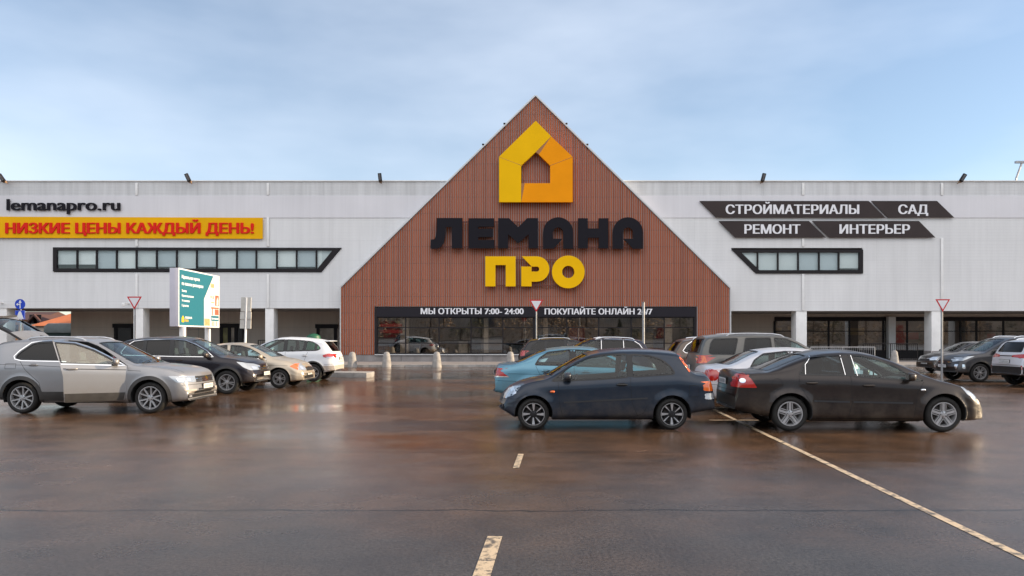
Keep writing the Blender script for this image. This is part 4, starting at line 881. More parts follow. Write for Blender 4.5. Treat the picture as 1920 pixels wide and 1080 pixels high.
def wheel_parts(Rt, w, rim, style, parent, x, y, side, rot):
    """side -1: outer face toward -Y"""
    e = bpy.data.objects.new('wheel', None); C.objects.link(e); e.parent = parent; e.location = (x, y, Rt); e.rotation_euler = (0, 0, 0 if side < 0 else pi); e.empty_display_size = .2
    h = w / 2; m = MB()
    prof = [(rim * .985, -h * .80), (rim + .012, -h * .93), (rim + (Rt - rim) * .45, -h * 1.02), (Rt - .030, -h * .93), (Rt - .010, -h * .78), (Rt - .001, -h * .5), (Rt, -h * .2)]
    prof = prof + [(Rt - .009, -h * .18), (Rt - .009, -h * .13), (Rt, -h * .11)] + [(r, -y_) for r, y_ in reversed(prof[:-1])]
    m.lathe(prof, (0, 0, 0), 'y', 40); m.obj('tyre', 'rubber', e, smooth=50)
    m = MB(); o = -h * .80
    bl = style == 'blade'; m.lathe([(rim - .004, o + .0), (rim - .004, o - .012), (rim - (.012 if bl else .020), o - .012)], (0, 0, 0), 'y', 40, 0); m.lathe([(rim - (.012 if bl else .020), o - .012), (rim - .028, o + .01), (rim - .045, o + .05), (rim - .05, h * .8)], (0, 0, 0), 'y', 40, 3 if bl else 0)
    m.lathe([(0, o + .07), (rim - .05, o + .075)], (0, 0, 0), 'y', 24, 1)                       # dark behind the spokes
    m.lathe([(.06, o + .055), (rim * .72, o + .055), (rim * .72, o + .07)], (0, 0, 0), 'y', 28, 2)       # brake disc
    m.lathe([(0, o - .012), (.026, o - .012), (.034, o + .0), (.062, o + .004), (.066, o + .05)], (0, 0, 0), 'y', 20, 3 if style == 'blade' else 0)
    for k in range(5): a = 2 * pi * k / 5 + .3 + rot; m.lathe([(0, o - .002), (.009, o - .002), (.010, o + .01)], (.048 * cos(a), 0, .048 * sin(a)), 'y', 8, 1)
    r1 = rim - .018
    def spoke(a, wh, wr, sk=0, mi=0, z0=.012, r0=.05, to=0, re=None):
        ca, sa = cos(a), sin(a); ck, sk_ = cos(a + sk), sin(a + sk); re = re or r1
        def P2(r, t, c_, s_): return (r * c_ - t * s_, r * s_ + t * c_)
        poly = [P2(r0, to - wh / 2, ca, sa), P2(r0, to + wh / 2, ca, sa), P2(re, to + wr / 2, ck, sk_), P2(re, to - wr / 2, ck, sk_)]
        i = len(m.v); m.v.extend([(p[0], o + (z0 if q < 2 else .0) - .002, p[1]) for q, p in enumerate(poly)] + [(p[0], o + .05, p[1]) for p in poly])
        for q in ((0, 1, 2, 3), (0, 4, 5, 1), (1, 5, 6, 2), (2, 6, 7, 3), (3, 7, 4, 0)): m.f.append(tuple(i + k for k in q)); m.m.append(mi)
    if style == 'double5':
        for k in range(5):
            a = 2 * pi * k / 5 + rot; spoke(a, .040, .046, 0, 0, .006)
            for t in (-1, 1): spoke(a, .013, .013, 0, 0, .008, .062, t * .042)
    elif style == 'y10':
        for k in range(5):
            a = 2 * pi * k / 5 + rot
            for t in (-1, 1): spoke(a + t * .05, .030, .024, t * .24); spoke(a + t * .33, .010, .016, -t * .02, 0, .02, .09)
    elif style == 'blade':
        for k in range(4):
            a = 2 * pi * k / 4 + rot
            spoke(a, .046, .066, .10, 3, .016); spoke(a + .70, .036, .046, .10, 3, .016)
            spoke(a, .010, .052, .12, 0, .012, .045); spoke(a + .70, .006, .026, .12, 0, .012, .055)
    elif style == 'star5':
        for k in range(5):
            a = 2 * pi * k / 5 + rot
            for t in (-1, 1): spoke(a, .024, .022, t * .10, 0, .01, .045, t * .012)
    else:
        for k in range(6):
            a = 2 * pi * k / 6 + rot
            for t in (-1, 1): spoke(a, .02, .020, t * .13, 0, .01, .05, t * .010)
    m.obj('rim', ['alloy', 'seam', 'brake', 'alloy_dark'], e, smooth=35)
    return e

def prune(mb, least=.12):
    par = list(range(len(mb.v)))
    def fd(i):
        while par[i] != i: par[i] = par[par[i]]; i = par[i]
        return i
    for f in mb.f:
        for k in f[1:]: par[fd(k)] = fd(f[0])
    cnt = {}
    for f in mb.f: cnt[fd(f[0])] = cnt.get(fd(f[0]), 0) + 1
    big = max(cnt.values()) if cnt else 0; keep = [i for i, f in enumerate(mb.f) if cnt[fd(f[0])] >= big * least]
    mb.f = [mb.f[i] for i in keep]; mb.m = [mb.m[i] for i in keep]; use = sorted({k for f in mb.f for k in f}); ix = {k: i for i, k in enumerate(use)}
    mb.v = [mb.v[k] for k in use]; mb.f = [tuple(ix[k] for k in f) for f in mb.f]
def sbox(name, mats, parent, c, d, bev=.02, rot=(0, 0, 0)):
    m = MB(); m.box(-d[0] / 2, d[0] / 2, -d[1] / 2, d[1] / 2, -d[2] / 2, d[2] / 2); o = m.obj(name, mats, parent, bevel=bev); o.location = c; o.rotation_euler = rot; return o

def shell(name, src, mats, parent, th=.022):
    """outer skin with its own inner skin and rim, so that the paint keeps clean normals at every opening"""
    if isinstance(src, tuple):
        bm = bmesh.new(); vv = [bm.verts.new(v) for v in src[0]]; [bm.faces.new([vv[k] for k in f]) for f in src[1]]
    else: bm = src
    bm.normal_update(); bm.verts.index_update(); m = MB(); n = len(bm.verts)
    m.v = [tuple(v.co) for v in bm.verts] + [tuple(v.co - v.normal * th) for v in bm.verts]
    for f in bm.faces:
        q = [v.index for v in f.verts]; m.f.append(tuple(q)); m.m.append(0); m.f.append(tuple(n + k for k in reversed(q))); m.m.append(1)
    for e in bm.edges:
        if len(e.link_faces) == 1:
            l = e.link_loops[0] if hasattr(e, 'link_loops') else e.link_faces[0].loops[0]
            a, b = l.vert.index, l.link_loop_next.vert.index; m.quad([m.v[b], m.v[a], m.v[n + a], m.v[n + b]], 1)
    me = bpy.data.meshes.new(name); me.from_pydata(m.v, [], m.f); me.polygons.foreach_set('material_index', m.m)
    for q in mats: me.materials.append(M[q] if isinstance(q, str) else q)
    me.polygons.foreach_set('use_smooth', [True] * len(me.polygons)); me.set_sharp_from_angle(angle=R(33))
    o = bpy.data.objects.new(name, me); C.objects.link(o); o.parent = parent; return o

def pane(name, faces, matn, parent, pr, off=.006):
    vl, fl = faces; bm = bmesh.new(); vv = [bm.verts.new(v) for v in vl]
    for f in fl: bm.faces.new([vv[k] for k in f])
    bm.normal_update(); d = Vector(PROJ[pr][0])
    co = [v.co - (v.normal if v.normal.dot(d) > 0 else -v.normal) * off for v in bm.verts]
    for v, q in zip(bm.verts, co): v.co = q
    me = bpy.data.meshes.new(name); bm.to_mesh(me); bm.free(); me.materials.append(M[matn]); me.polygons.foreach_set('use_smooth', [True] * len(me.polygons))
    o = bpy.data.objects.new(name, me); C.objects.link(o); o.parent = parent; return o

def build_car(sp):
    """forward is +x, origin on the ground midway between the axles"""
    t = thing(sp['name'], sp['label'], sp['cat'], sp['loc'], sp['rz'], 'cars parked before the store')
    B = Body(sp); W, ax, Rt, Ra = sp['W'], sp['axles'], sp['Rt'], sp['Ra']; pt = sp['paint']
    # wheel arches
    for x in ax:
        n = 40; circ = [(x + Ra * cos(2 * pi * i / n), Rt + Ra * sin(2 * pi * i / n)) for i in range(n)]
        dele = [f for f in B.bm.faces if (lambda c: abs(c.y) > W - .36 and math.hypot(c.x - x, c.z - Rt) < Ra)(f.calc_center_median())]
        ds = set(dele)
        for v in {v for f in dele for v in f.verts if any(g not in ds for g in v.link_faces)}:
            d = math.hypot(v.co.x - x, v.co.z - Rt)
            if abs(v.co.y) > W - .2 and d > .05 and abs(d - Ra) < .06: v.co.x, v.co.z = x + (v.co.x - x) * Ra / d, Rt + (v.co.z - Rt) * Ra / d
        bmesh.ops.delete(B.bm, geom=dele, context='FACES')
    trims = MB(); glass = []
    tt = sp.get('trim', 'trim'); tw = sp.get('trim_w', .024)
    door = None
    if 'open_door' in sp:
        dp = sp['open_door']; door = B.cut('R', dp['poly'], True)
    for pr in 'LR':
        for k, w in enumerate(sp['windows']):
            poly = rounded(w[0], w[1] if len(w) > 1 else .04); dark = len(w) > 2 and w[2]
            if pr == 'R' and door and k in sp['open_door']['wins']: continue
            wo_ = pane('side_window', B.cut(pr, poly, True), 'car_glass_dark' if dark else 'car_glass', t, pr)
            m = MB(); B.ribbon(m, pr, poly, .03, .003, 0, True, shift=-.004); m.obj('window_trim', 'trim', wo_, smooth=60)
        for poly in sp.get('pillars', []): m = MB(); B.patch(m, pr, poly, .003, 0, .06); m.v and m.obj('pillar_trim', 'trim', t, smooth=60)
        for ln in sp.get('chrome', []): m = MB(); B.ribbon(m, pr, ln, sp.get('chrome_w', .016), .007, 0, False); m.v and m.obj('chrome_strip', 'chrome', t, smooth=60)
    for key, nm_ in (('windscreen', 'windscreen'), ('rear_glass', 'rear_window')):
        if key in sp:
            pr, poly = sp[key][:2]; poly = rounded(poly, .05); wo_ = pane(nm_, B.cut(pr, poly, True), 'car_glass_dark' if len(sp[key]) > 2 else 'car_glass', t, pr); m = MB(); B.ribbon(m, pr, poly, .03, .003, 0, True); m.obj('window_trim', 'trim', wo_, smooth=60)
    for pr, poly, mi in sp.get('black', []):
        for q in pr: m = MB(); B.patch(m, q, poly, .004, 0, .06); m.v and m.obj('bumper_trim', ['trim', 'chrome', 'black', 'soffit'][mi], t, smooth=60)
    lip = sp.get('lip')
    if lip:
        for pr in 'LR':
            for x in ax:
                lm = MB()
                a0 = math.asin(max(-1, min(1, (sp['sill'] - Rt) / Ra))); k = 30
                B.ribbon(lm, pr, [(x + (Ra + lip[1] / 2 - .006) * cos(a0 + (pi - 2 * a0) * i / k), Rt + (Ra + lip[1] / 2 - .006) * sin(a0 + (pi - 2 * a0) * i / k)) for i in range(k + 1)], lip[1], .009)
                lm.obj('wheel_arch_trim', lip[0], t, smooth=50)
    if sp.get('cladding'):
        for pr in 'LR': lm = MB(); B.patch(lm, pr, sp['cladding'][1], .008, 0, .07); lm.obj('sill_cladding', sp['cladding'][0], t, smooth=50)
    def seam(nm_, pr, ln, w, off, mt):
        m = MB(); B.ribbon(m, pr, ln, w, off)
        if m.v: m.obj(nm_, mt, t, smooth=60)
    for pr in 'LR':
        for ln in sp.get('seams', []): seam('door_seam', pr, ln, .007, .002, 'seam')
        for ln in sp.get('mould', []): seam('side_moulding', pr, ln, .030, .006, 'mould')
        for ln in sp.get('crease', []): seam('crease_shadow', pr, ln, .007, .002, 'seam')  # dark strip painting the shadow line along the body side, no gap there
    for pr, ln in sp.get('seams2', []): seam('bonnet_seam', pr, ln, .008, .002, 'seam')
    # lamps: one object for each lamp and side
    for key, nm_, mats in (('headlight', 'headlight', ['lamp_clear', 'lamp_bright', 'lamp_orange', 'black']), ('tail', 'tail_light', ['lamp_red', 'lamp_bright', 'lamp_orange', 'lamp_red']), ('fog', 'fog_light', ['lamp_bright', 'lamp_orange', 'lamp_red', 'lamp_clear'])):
        if key in sp:
            for sgn, pr in ((1, 'L'), (-1, 'R')):
                m = MB()
                for it_ in sp[key]:
                    face, poly, mi = it_[:3]; off = it_[3] if len(it_) > 3 else .005
                    if face == 'S': B.patch(m, pr, rounded(poly, .02, 2), off, mi, .035)
                    elif face == 'T': B.patch(m, 'T', [(a, b * sgn) for a, b in poly], off, mi, .035)
                    else: B.patch(m, face, rounded([(a * sgn, b) for a, b in poly], .02, 2), off, mi, .035)
                prune(m)
                if m.v: m.obj(nm_, mats, t, smooth=40)
    for k_, (pr, poly, mi) in enumerate(sp.get('front', [])):
        fm = MB(); B.patch(fm, pr, poly, .006 if mi != 1 else .010, 0, .04)
        if fm.v: fm.obj('chrome_bar' if mi == 1 else 'grille' if k_ == 0 and pr == 'F' else 'bumper_trim' if pr == 'B' else 'air_intake', ['black', 'chrome', 'alloy_dark', 'soffit'][mi], t, smooth=30)
    for pr, y, z in sp.get('plates', []):
        h = B.hit(pr, y, z)
        if h is not None:
            sx = 1 if pr == 'F' else -1; m = MB(); m.box(-.008, .012, -.265, .265, -.062, .062, 0); m.box(.012 if sx > 0 else -.012, .016 if sx > 0 else -.008, -.255, .255, -.052, .052, 1)
            rr = random.Random(int(y * 100 + z * 100)); a = -.2
            while a < .2: b = rr.uniform(.03, .05); q = .018 if sx > 0 else -.014; m.box(q - .001, q, a, a + b, -.03, .03, 2); a += b + rr.uniform(.015, .03)
            o = m.obj('number_plate', ['black', 'plate', 'plate_ink'], t); o.location = h + Vector((sx * .008, 0, 0))
    for x, z, kind in sp.get('handles', []):
        for pr, sg in (('L', 1), ('R', -1)):
            if pr == 'R' and door and kind == 2: continue
            h = B.hit(pr, x, z); m = MB(); m.lathe([(0, -.10), (.012, -.095), (.019, -.05), (.019, .05), (.012, .095), (0, .10)], (0, 0, 0), 'x', 10); m.box(-.06, .06, -sg * .028 - .004, -sg * .028 + .012, -.028, .028, 1)
            o = m.obj('door_handle', [pt if kind != 1 else 'black', 'seam'], t, smooth=50); o.location = h + Vector((0, sg * .022, 0))
    for x, z in sp.get('side_repeater', []):
        for pr, sg in (('L', 1), ('R', -1)):
            h = B.hit(pr, x, z); m = MB(); m.lathe([(0, -.045), (.018, -.035), (.022, 0), (.018, .035), (0, .045)], (0, 0, 0), 'x', 10); o = m.obj('side_indicator', 'lamp_orange' if sp.get('rep', 1) else 'lamp_bright', t, smooth=60); o.location = h
    if 'mirror' in sp:
        x, z = sp['mirror']; mm = sp.get('mirror_mat', pt)
        for pr, sg in (('L', 1), ('R', -1)):
            if pr == 'R' and door: continue
            h = B.hit(pr, x, z - .02); make_mirror(mm, t, h, sg)
    for rl in sp.get('rails', []):
        for sg in (1, -1):
            m = MB(); x0, x1, y, mt = rl; zz = lambda x: (B.hit('T', x, y * sg) or Vector((0, 0, 1.5))).z
            pts = [(x0, y * sg, zz(x0) - .01), (x0 + .08, y * sg, zz(x0 + .08) + .035)] + [(x0 + (x1 - x0) * f, y * sg, zz(x0 + (x1 - x0) * f) + .045) for f in (.2, .35, .5, .65, .8)] + [(x1 - .08, y * sg, zz(x1 - .08) + .03), (x1, y * sg, zz(x1) - .01)]
            m.tube(pts, .022, 8); m.obj('roof_rail', mt, t, smooth=50)
    if 'spoiler' in sp:
        xs_, z, w, ln = sp['spoiler']; m = MB(); m.prism([(xs_ + ln, z + .005), (xs_ + ln * .4, z + .012), (xs_, z - .012), (xs_ + .01, z - .035), (xs_ + ln, z - .03)], lambda a, b, d: (a, d, b), -w, w); m.obj('spoiler', pt, t, bevel=.008)
    # body shell
    paint_m = pt
    shell('body', B.bm, [paint_m, 'interior'], t)
    if door:
        dp = sp['open_door']; hx = dp['hinge']; hp = B.hit('R', hx, .75); DB = Body.__new__(Body); DB.bvh = B.bvh
        e = bpy.data.objects.new('front_door', None); C.objects.link(e); e.parent = t; e.location = (hx, hp.y + .03, 0); e.rotation_euler = (0, 0, dp['angle']); e.empty_display_size = .2
        inv = Vector((-hx, -hp.y - .03, 0)); bm = bmesh.new(); vv = [bm.verts.new(v) for v in door[0]]
        for f in door[1]:
            try: bm.faces.new([vv[k] for k in f])
            except ValueError: pass
        bmesh.ops.recalc_face_normals(bm, faces=bm.faces); bm.normal_update()
        if sum(f.normal.y for f in bm.faces) > 0: bmesh.ops.reverse_faces(bm, faces=bm.faces)
        bm.normal_update(); DB.bm = bm; tm = MB(); hm = MB()
        for k in dp['wins']:
            poly = rounded(sp['windows'][k][0], .03); pane('side_window', DB.cut('R', poly, True), 'car_glass_pale', e, 'R').location = inv
            B.ribbon(tm, 'R', poly, .026, .003, 0, True)
        for ln in dp['chrome']: B.ribbon(tm, 'R', ln, .022, .007, 1)
        tm.obj('window_trim', ['trim', 'chrome'], e, smooth=60).location = inv
        B.ribbon(hm, 'R', dp['crease'], .014, .003, 0); hm.obj('crease_shadow', 'seam', e).location = inv  # the door's share of that shadow line, painted as a dark strip
        if dp.get('clad'): m = MB(); B.patch(m, 'R', dp['clad'], .008, 0, .07); m.obj('sill_cladding', 'clad_grey', e, smooth=50).location = inv
        shell('door_skin', bm, [paint_m, 'interior'], e, .03).location = inv
        x, z = dp['handle']; h = B.hit('R', x, z); m = MB(); m.lathe([(0, -.11), (.014, -.1), (.021, -.05), (.021, .05), (.014, .1), (0, .11)], (0, 0, 0), 'x', 10); o = m.obj('door_handle', pt, e, smooth=50); o.location = h + inv + Vector((0, -.025, 0))
        x, z = sp['mirror']; make_mirror(pt, e, B.hit('R', x, z - .02) + inv, -1)
    # wheels, liners, floor, cabin
    sty, rim = sp['rim']; rr = random.Random(sp['name'] + str(sp['loc']))
    for x in ax:
        for sg in (-1, 1): wheel_parts(Rt, sp.get('tw', .205), rim, sty, t, x, sg * (W - sp.get('tw', .205) / 2 - .02), sg, sp.get('rot', rr.uniform(0, 1.2)))
    m = MB()
    for x in ax:
        for sg in (-1, 1):
            prof = [(Ra + .004, W - .05), (Ra + .004, W - .36), (0, W - .36)]; n = 28
            for i in range(n):
                a0, a1 = -.25 + (pi + .5) * i / n, -.25 + (pi + .5) * (i + 1) / n
                for (r0, y0), (r1, y1) in zip(prof, prof[1:]): m.quad([(x + r0 * cos(a0), sg * y0, Rt + r0 * sin(a0)), (x + r0 * cos(a1), sg * y0, Rt + r0 * sin(a1)), (x + r1 * cos(a1), sg * y1, Rt + r1 * sin(a1)), (x + r1 * cos(a0), sg * y1, Rt + r1 * sin(a0))])
    m.box(ax[0] + Ra, ax[1] - Ra, -W + .12, W - .12, sp['sill'] - .04, sp['sill'] + .06)
    for x in ax: m.tube([(x, -W + .2, Rt), (x, W - .2, Rt)], .04)
    m.obj('underbody', 'under', t)
    zf = sp['sill'] + .1; sx = sp.get('seat_x', (.15, -.72)); sh = sp.get('seat_h', 1.12)
    for y in (-.36, .36):
        m = MB(); m.box(-.25, .27, -.24, .24, .12, .30); m.prism([(-.30, .2), (-.16, .2), (-.34, sh - zf - .12), (-.44, sh - zf - .12)], lambda a, b, d: (a, d, b), -.23, .23); m.prism([(-.40, sh - zf - .1), (-.33, sh - zf - .1), (-.37, sh - zf + .08), (-.44, sh - zf + .08)], lambda a, b, d: (a, d, b), -.12, .12)
        o = m.obj('front_seat', 'seat', t, bevel=.025); o.location = (sx[0], y, zf)
    m = MB(); m.box(-.22, .25, -.62, .62, .12, .32); m.prism([(-.30, .2), (-.14, .2), (-.34, sh - zf - .16), (-.46, sh - zf - .16)], lambda a, b, d: (a, d, b), -.62, .62)
    for y in (-.36, .36): m.prism([(-.45, sh - zf - .15), (-.36, sh - zf - .15), (-.40, sh - zf - .02), (-.47, sh - zf - .02)], lambda a, b, d: (a, d, b), y - .12, y + .12)
    o = m.obj('rear_seat', 'seat', t, bevel=.025); o.location = (sx[1], 0, zf)
    cx, cz = sp['dash']; m = MB(); m.prism([(-.1, -.35), (.35, -.35), (.35, -.02), (.12, .0), (-.05, -.04), (-.12, -.14)], lambda a, b, d: (a, d, b), -W + .17, W - .17); o = m.obj('dashboard', 'interior', t, bevel=.02); o.location = (cx, 0, cz)
    m = MB(); n = 24; m.tube([(0, .18 * cos(2 * pi * i / n), .18 * sin(2 * pi * i / n)) for i in range(n + 1)], .014); m.box(-.01, .02, -.17, .17, -.02, .02); o = m.obj('steering_wheel', 'interior', t, smooth=60); o.location = (cx - .22, .36, cz - .06); o.rotation_euler = (0, R(-25), 0)
    wl_ = sp.get('wiper')
    if wl_:
        m = MB()
        for y0, y1 in ((-.55, .05), (.02, .6)):
            pts = [B.hit('T', wl_[0] - .10 * f * wl_[1], y0 + (y1 - y0) * f, .018) for f in (0, .25, .5, .75, 1)]; pts = [p for p in pts if p is not None]
            if len(pts) > 2: m.tube(pts, .009, 5)
        m.obj('wiper', 'black', t)
    if 'extra' in sp: sp['extra'](t, B)
    B.bm.free(); return t

def make_mirror(mm, parent, h, sg):
    m = MB(); n = 8; rings = [(.0, .035, .030), (.03, .075, .062), (.08, .088, .075), (.14, .082, .070), (.19, .060, .052), (.21, .02, .02)]
    i0 = len(m.v); k = 14
    for y, a, b in rings:
        for j in range(k):
            t = 2 * pi * j / k; c_, s_ = cos(t), sin(t); c_ = math.copysign(abs(c_) ** .6, c_); s_ = math.copysign(abs(s_) ** .6, s_); m.v.append((a * c_ * (1 if c_ > 0 else .55) , sg * (y + .03), b * s_))
    for r in range(len(rings) - 1):
        for j in range(k): q = (j + 1) % k; m.f.append((i0 + r * k + j, i0 + r * k + q, i0 + (r + 1) * k + q, i0 + (r + 1) * k + j)); m.m.append(0)
    m.f.append(tuple(i0 + j for j in range(k))); m.m.append(0); m.f.append(tuple(i0 + (len(rings) - 1) * k + j for j in range(k))); m.m.append(0)
    m.box(-.045, .04, sg * -.03 - .03, sg * .05 + .03, -.085, -.045, 1); m.quad([(-.056, sg * .06, -.05), (-.056, sg * .2, -.045), (-.056, sg * .2, .045), (-.056, sg * .06, .05)], 2)
    o = m.obj('wing_mirror', [mm, 'black', 'chrome'], parent, smooth=50); o.location = h + Vector((0, sg * -.005, .06)); return o

M['car_glass_pale'] = glass_mat('car_glass_pale', (.72, .84, .80), 1.4, 0, .18)
M['mould'] = mat('side_moulding', (.03, .032, .036), .35); M['clad_grey'] = mat('grey_bumper_plastic', (.035, .033, .032), .6, noise=(5, .3))
M['p_navy'] = paint('paint_navy', (.012, .022, .040)); M['p_black'] = paint('paint_brown_black', (.022, .016, .015)); M['p_silver'] = paint('paint_silver_grey', (.31, .31, .32), .6, .40)
M['p_plum'] = paint('paint_dark_plum', (.014, .012, .018)); M['p_beige'] = paint('paint_champagne', (.46, .40, .32), .45); M['p_white'] = paint('paint_white', (.72, .74, .77), .0)
M['p_teal'] = paint('paint_light_blue', (.12, .28, .37), .4); M['p_nblue'] = paint('paint_midnight_blue', (.014, .016, .034)); M['p_jet'] = paint('paint_black', (.010, .010, .012))
M['p_brown'] = paint('paint_taupe', (.12, .09, .07)); M['p_grey'] = paint('paint_warm_grey', (.13, .125, .115)); M['p_dgrey'] = paint('paint_dark_grey', (.055, .055, .06)); M['p_pearl'] = paint('paint_pearl_white', (.62, .62, .65), .2)
M['p_dark'] = paint('paint_dark_brown', (.035, .028, .024))
def flipped(loc_px, d): return (Vector(((loc_px - 960) * d / F, 0, 0)))
mir = lambda l: [(a, -b) for a, b in l]
def ws(x0, x1, yb, yt, bow=.10): # windscreen / rear glass seen from above (x0 base centre, x1 top)
    s = 1 if x0 > x1 else -1
    return [(x0 - s * bow, -yb), (x0 - s * bow * .25, -yb * .5), (x0, 0), (x0 - s * bow * .25, yb * .5), (x0 - s * bow, yb), (x1 - s * bow * .1, yt), (x1 + s * .02, 0), (x1 - s * bow * .1, -yt)]
def rect(a0, a1, b0, b1): return [(a0, b0), (a1, b0), (a1, b1), (a0, b1)]

# --- near navy three-door hatchback, facing left
build_car(dict(name='hatchback_car', label='near navy three-door hatchback facing left with black and silver blade wheels', cat='car', loc=(1.6288, 13.37 + .82, 0), rz=pi,
    W=.82, axles=(-1.243, 1.243), Rt=.285, Ra=.345, paint='p_navy', rim=('blade', .205), tw=.195, rot=1.45, sill=.22, lean=.26, rc=.10,
    top=[(-2.10, .50), (-2.07, .78), (-2.0, .97), (-1.93, 1.02), (-1.72, 1.04), (-1.63, 1.09), (-1.46, 1.34), (-1.39, 1.41), (-1.2, 1.435), (-.95, 1.455), (-.6, 1.465), (-.3, 1.46), (.03, 1.43), (.2, 1.395), (.36, 1.325), (.53, 1.235), (.7, 1.14), (.86, 1.045), (1.02, .955), (1.28, .905), (1.48, .85), (1.64, .775), (1.76, .68), (1.83, .58), (1.865, .48), (1.87, .42)],
    belt=[(-2.1, .85), (-1.4, .955), (-.5, .925), (.5, .865), (1.0, .845), (1.45, .76), (1.86, .50)], bot=[(-2.1, .36), (-1.6, .30), (-.95, .205), (.9, .195), (1.5, .2), (1.72, .24), (1.87, .35)],
    windows=[([(.90, .885), (.57, 1.145), (.28, 1.285), (-.07, 1.345), (-.45, 1.355), (-.45, .955), (.1, .915)], .03), ([(-.54, 1.35), (-.85, 1.325), (-1.06, 1.265), (-1.22, 1.14), (-1.30, 1.01), (-.9, .985), (-.54, .96)], .05)],
    pillars=[[(-.44, .955), (-.44, 1.36), (-.55, 1.36), (-.55, .955)], [(.92, .87), (.73, .88), (.73, .98)]],
    windscreen=('T', ws(1.02, .26, .60, .50)), rear_glass=('B', [(-.50, 1.12), (.50, 1.12), (.44, 1.35), (-.44, 1.35)]),
    black=[('R', [(.95, .80), (.75, .82), (.75, .84), (.93, .825)], 2)],
    headlight=[('S', [(1.84, .58), (1.79, .67), (1.60, .765), (1.46, .79), (1.60, .62), (1.7, .585)], 0), ('S', [(1.68, .74), (1.60, .765), (1.54, .66), (1.60, .63)], 1, .008), ('S', [(1.80, .60), (1.76, .66), (1.72, .64), (1.74, .60)], 2, .008), ('F', [(.40, .56), (.66, .56), (.62, .70), (.45, .66)], 0)],
    tail=[('S', [(-1.39, 1.31), (-1.46, 1.31), (-1.66, 1.05), (-1.56, 1.035)], 2), ('B', [(.50, 1.06), (.60, 1.06), (.55, 1.30), (.47, 1.30)], 2, .006), ('S', [(-1.93, .87), (-2.06, .87), (-2.07, .71), (-1.95, .70)], 2), ('B', [(.60, .70), (.80, .70), (.79, .87), (.60, .87)], 2), ('S', [(-2.0, .68), (-2.08, .68), (-2.08, .55), (-2.05, .55)], 1), ('B', [(.62, .55), (.80, .55), (.80, .66), (.62, .66)], 1)],
    front=[('F', [(-.42, .50), (.42, .50), (.38, .62), (-.38, .62)], 0), ('F', rect(-.36, .36, .31, .39), 0)], plates=[('F', 0, .45), ('B', 0, .75)],
    handles=[(-.34, .815, 1)], side_repeater=[(.905, .69)], mirror=(.62, .925), dash=(.72, .88), seat_x=(-.15, -1.0),
    seams=[[(.80, .86), (.78, .5), (.72, .24), (-.55, .235), (-.72, .30), (-.80, .45)], [(-.5, .945), (-.5, .80), (-.52, .5), (-.62, .26)], [(1.82, .56), (1.55, .555), (1.35, .66)], [(-1.55, .80), (-1.55, .60), (-1.72, .60), (-1.72, .80), (-1.55, .80)]],
    mould=[[(.70, .50), (-.80, .575)]], seams2=[('T', [(1.62, .70), (1.1, .74)]), ('T', [(1.62, -.70), (1.1, -.74)])], wiper=(1.0, 1),
    black2=None))

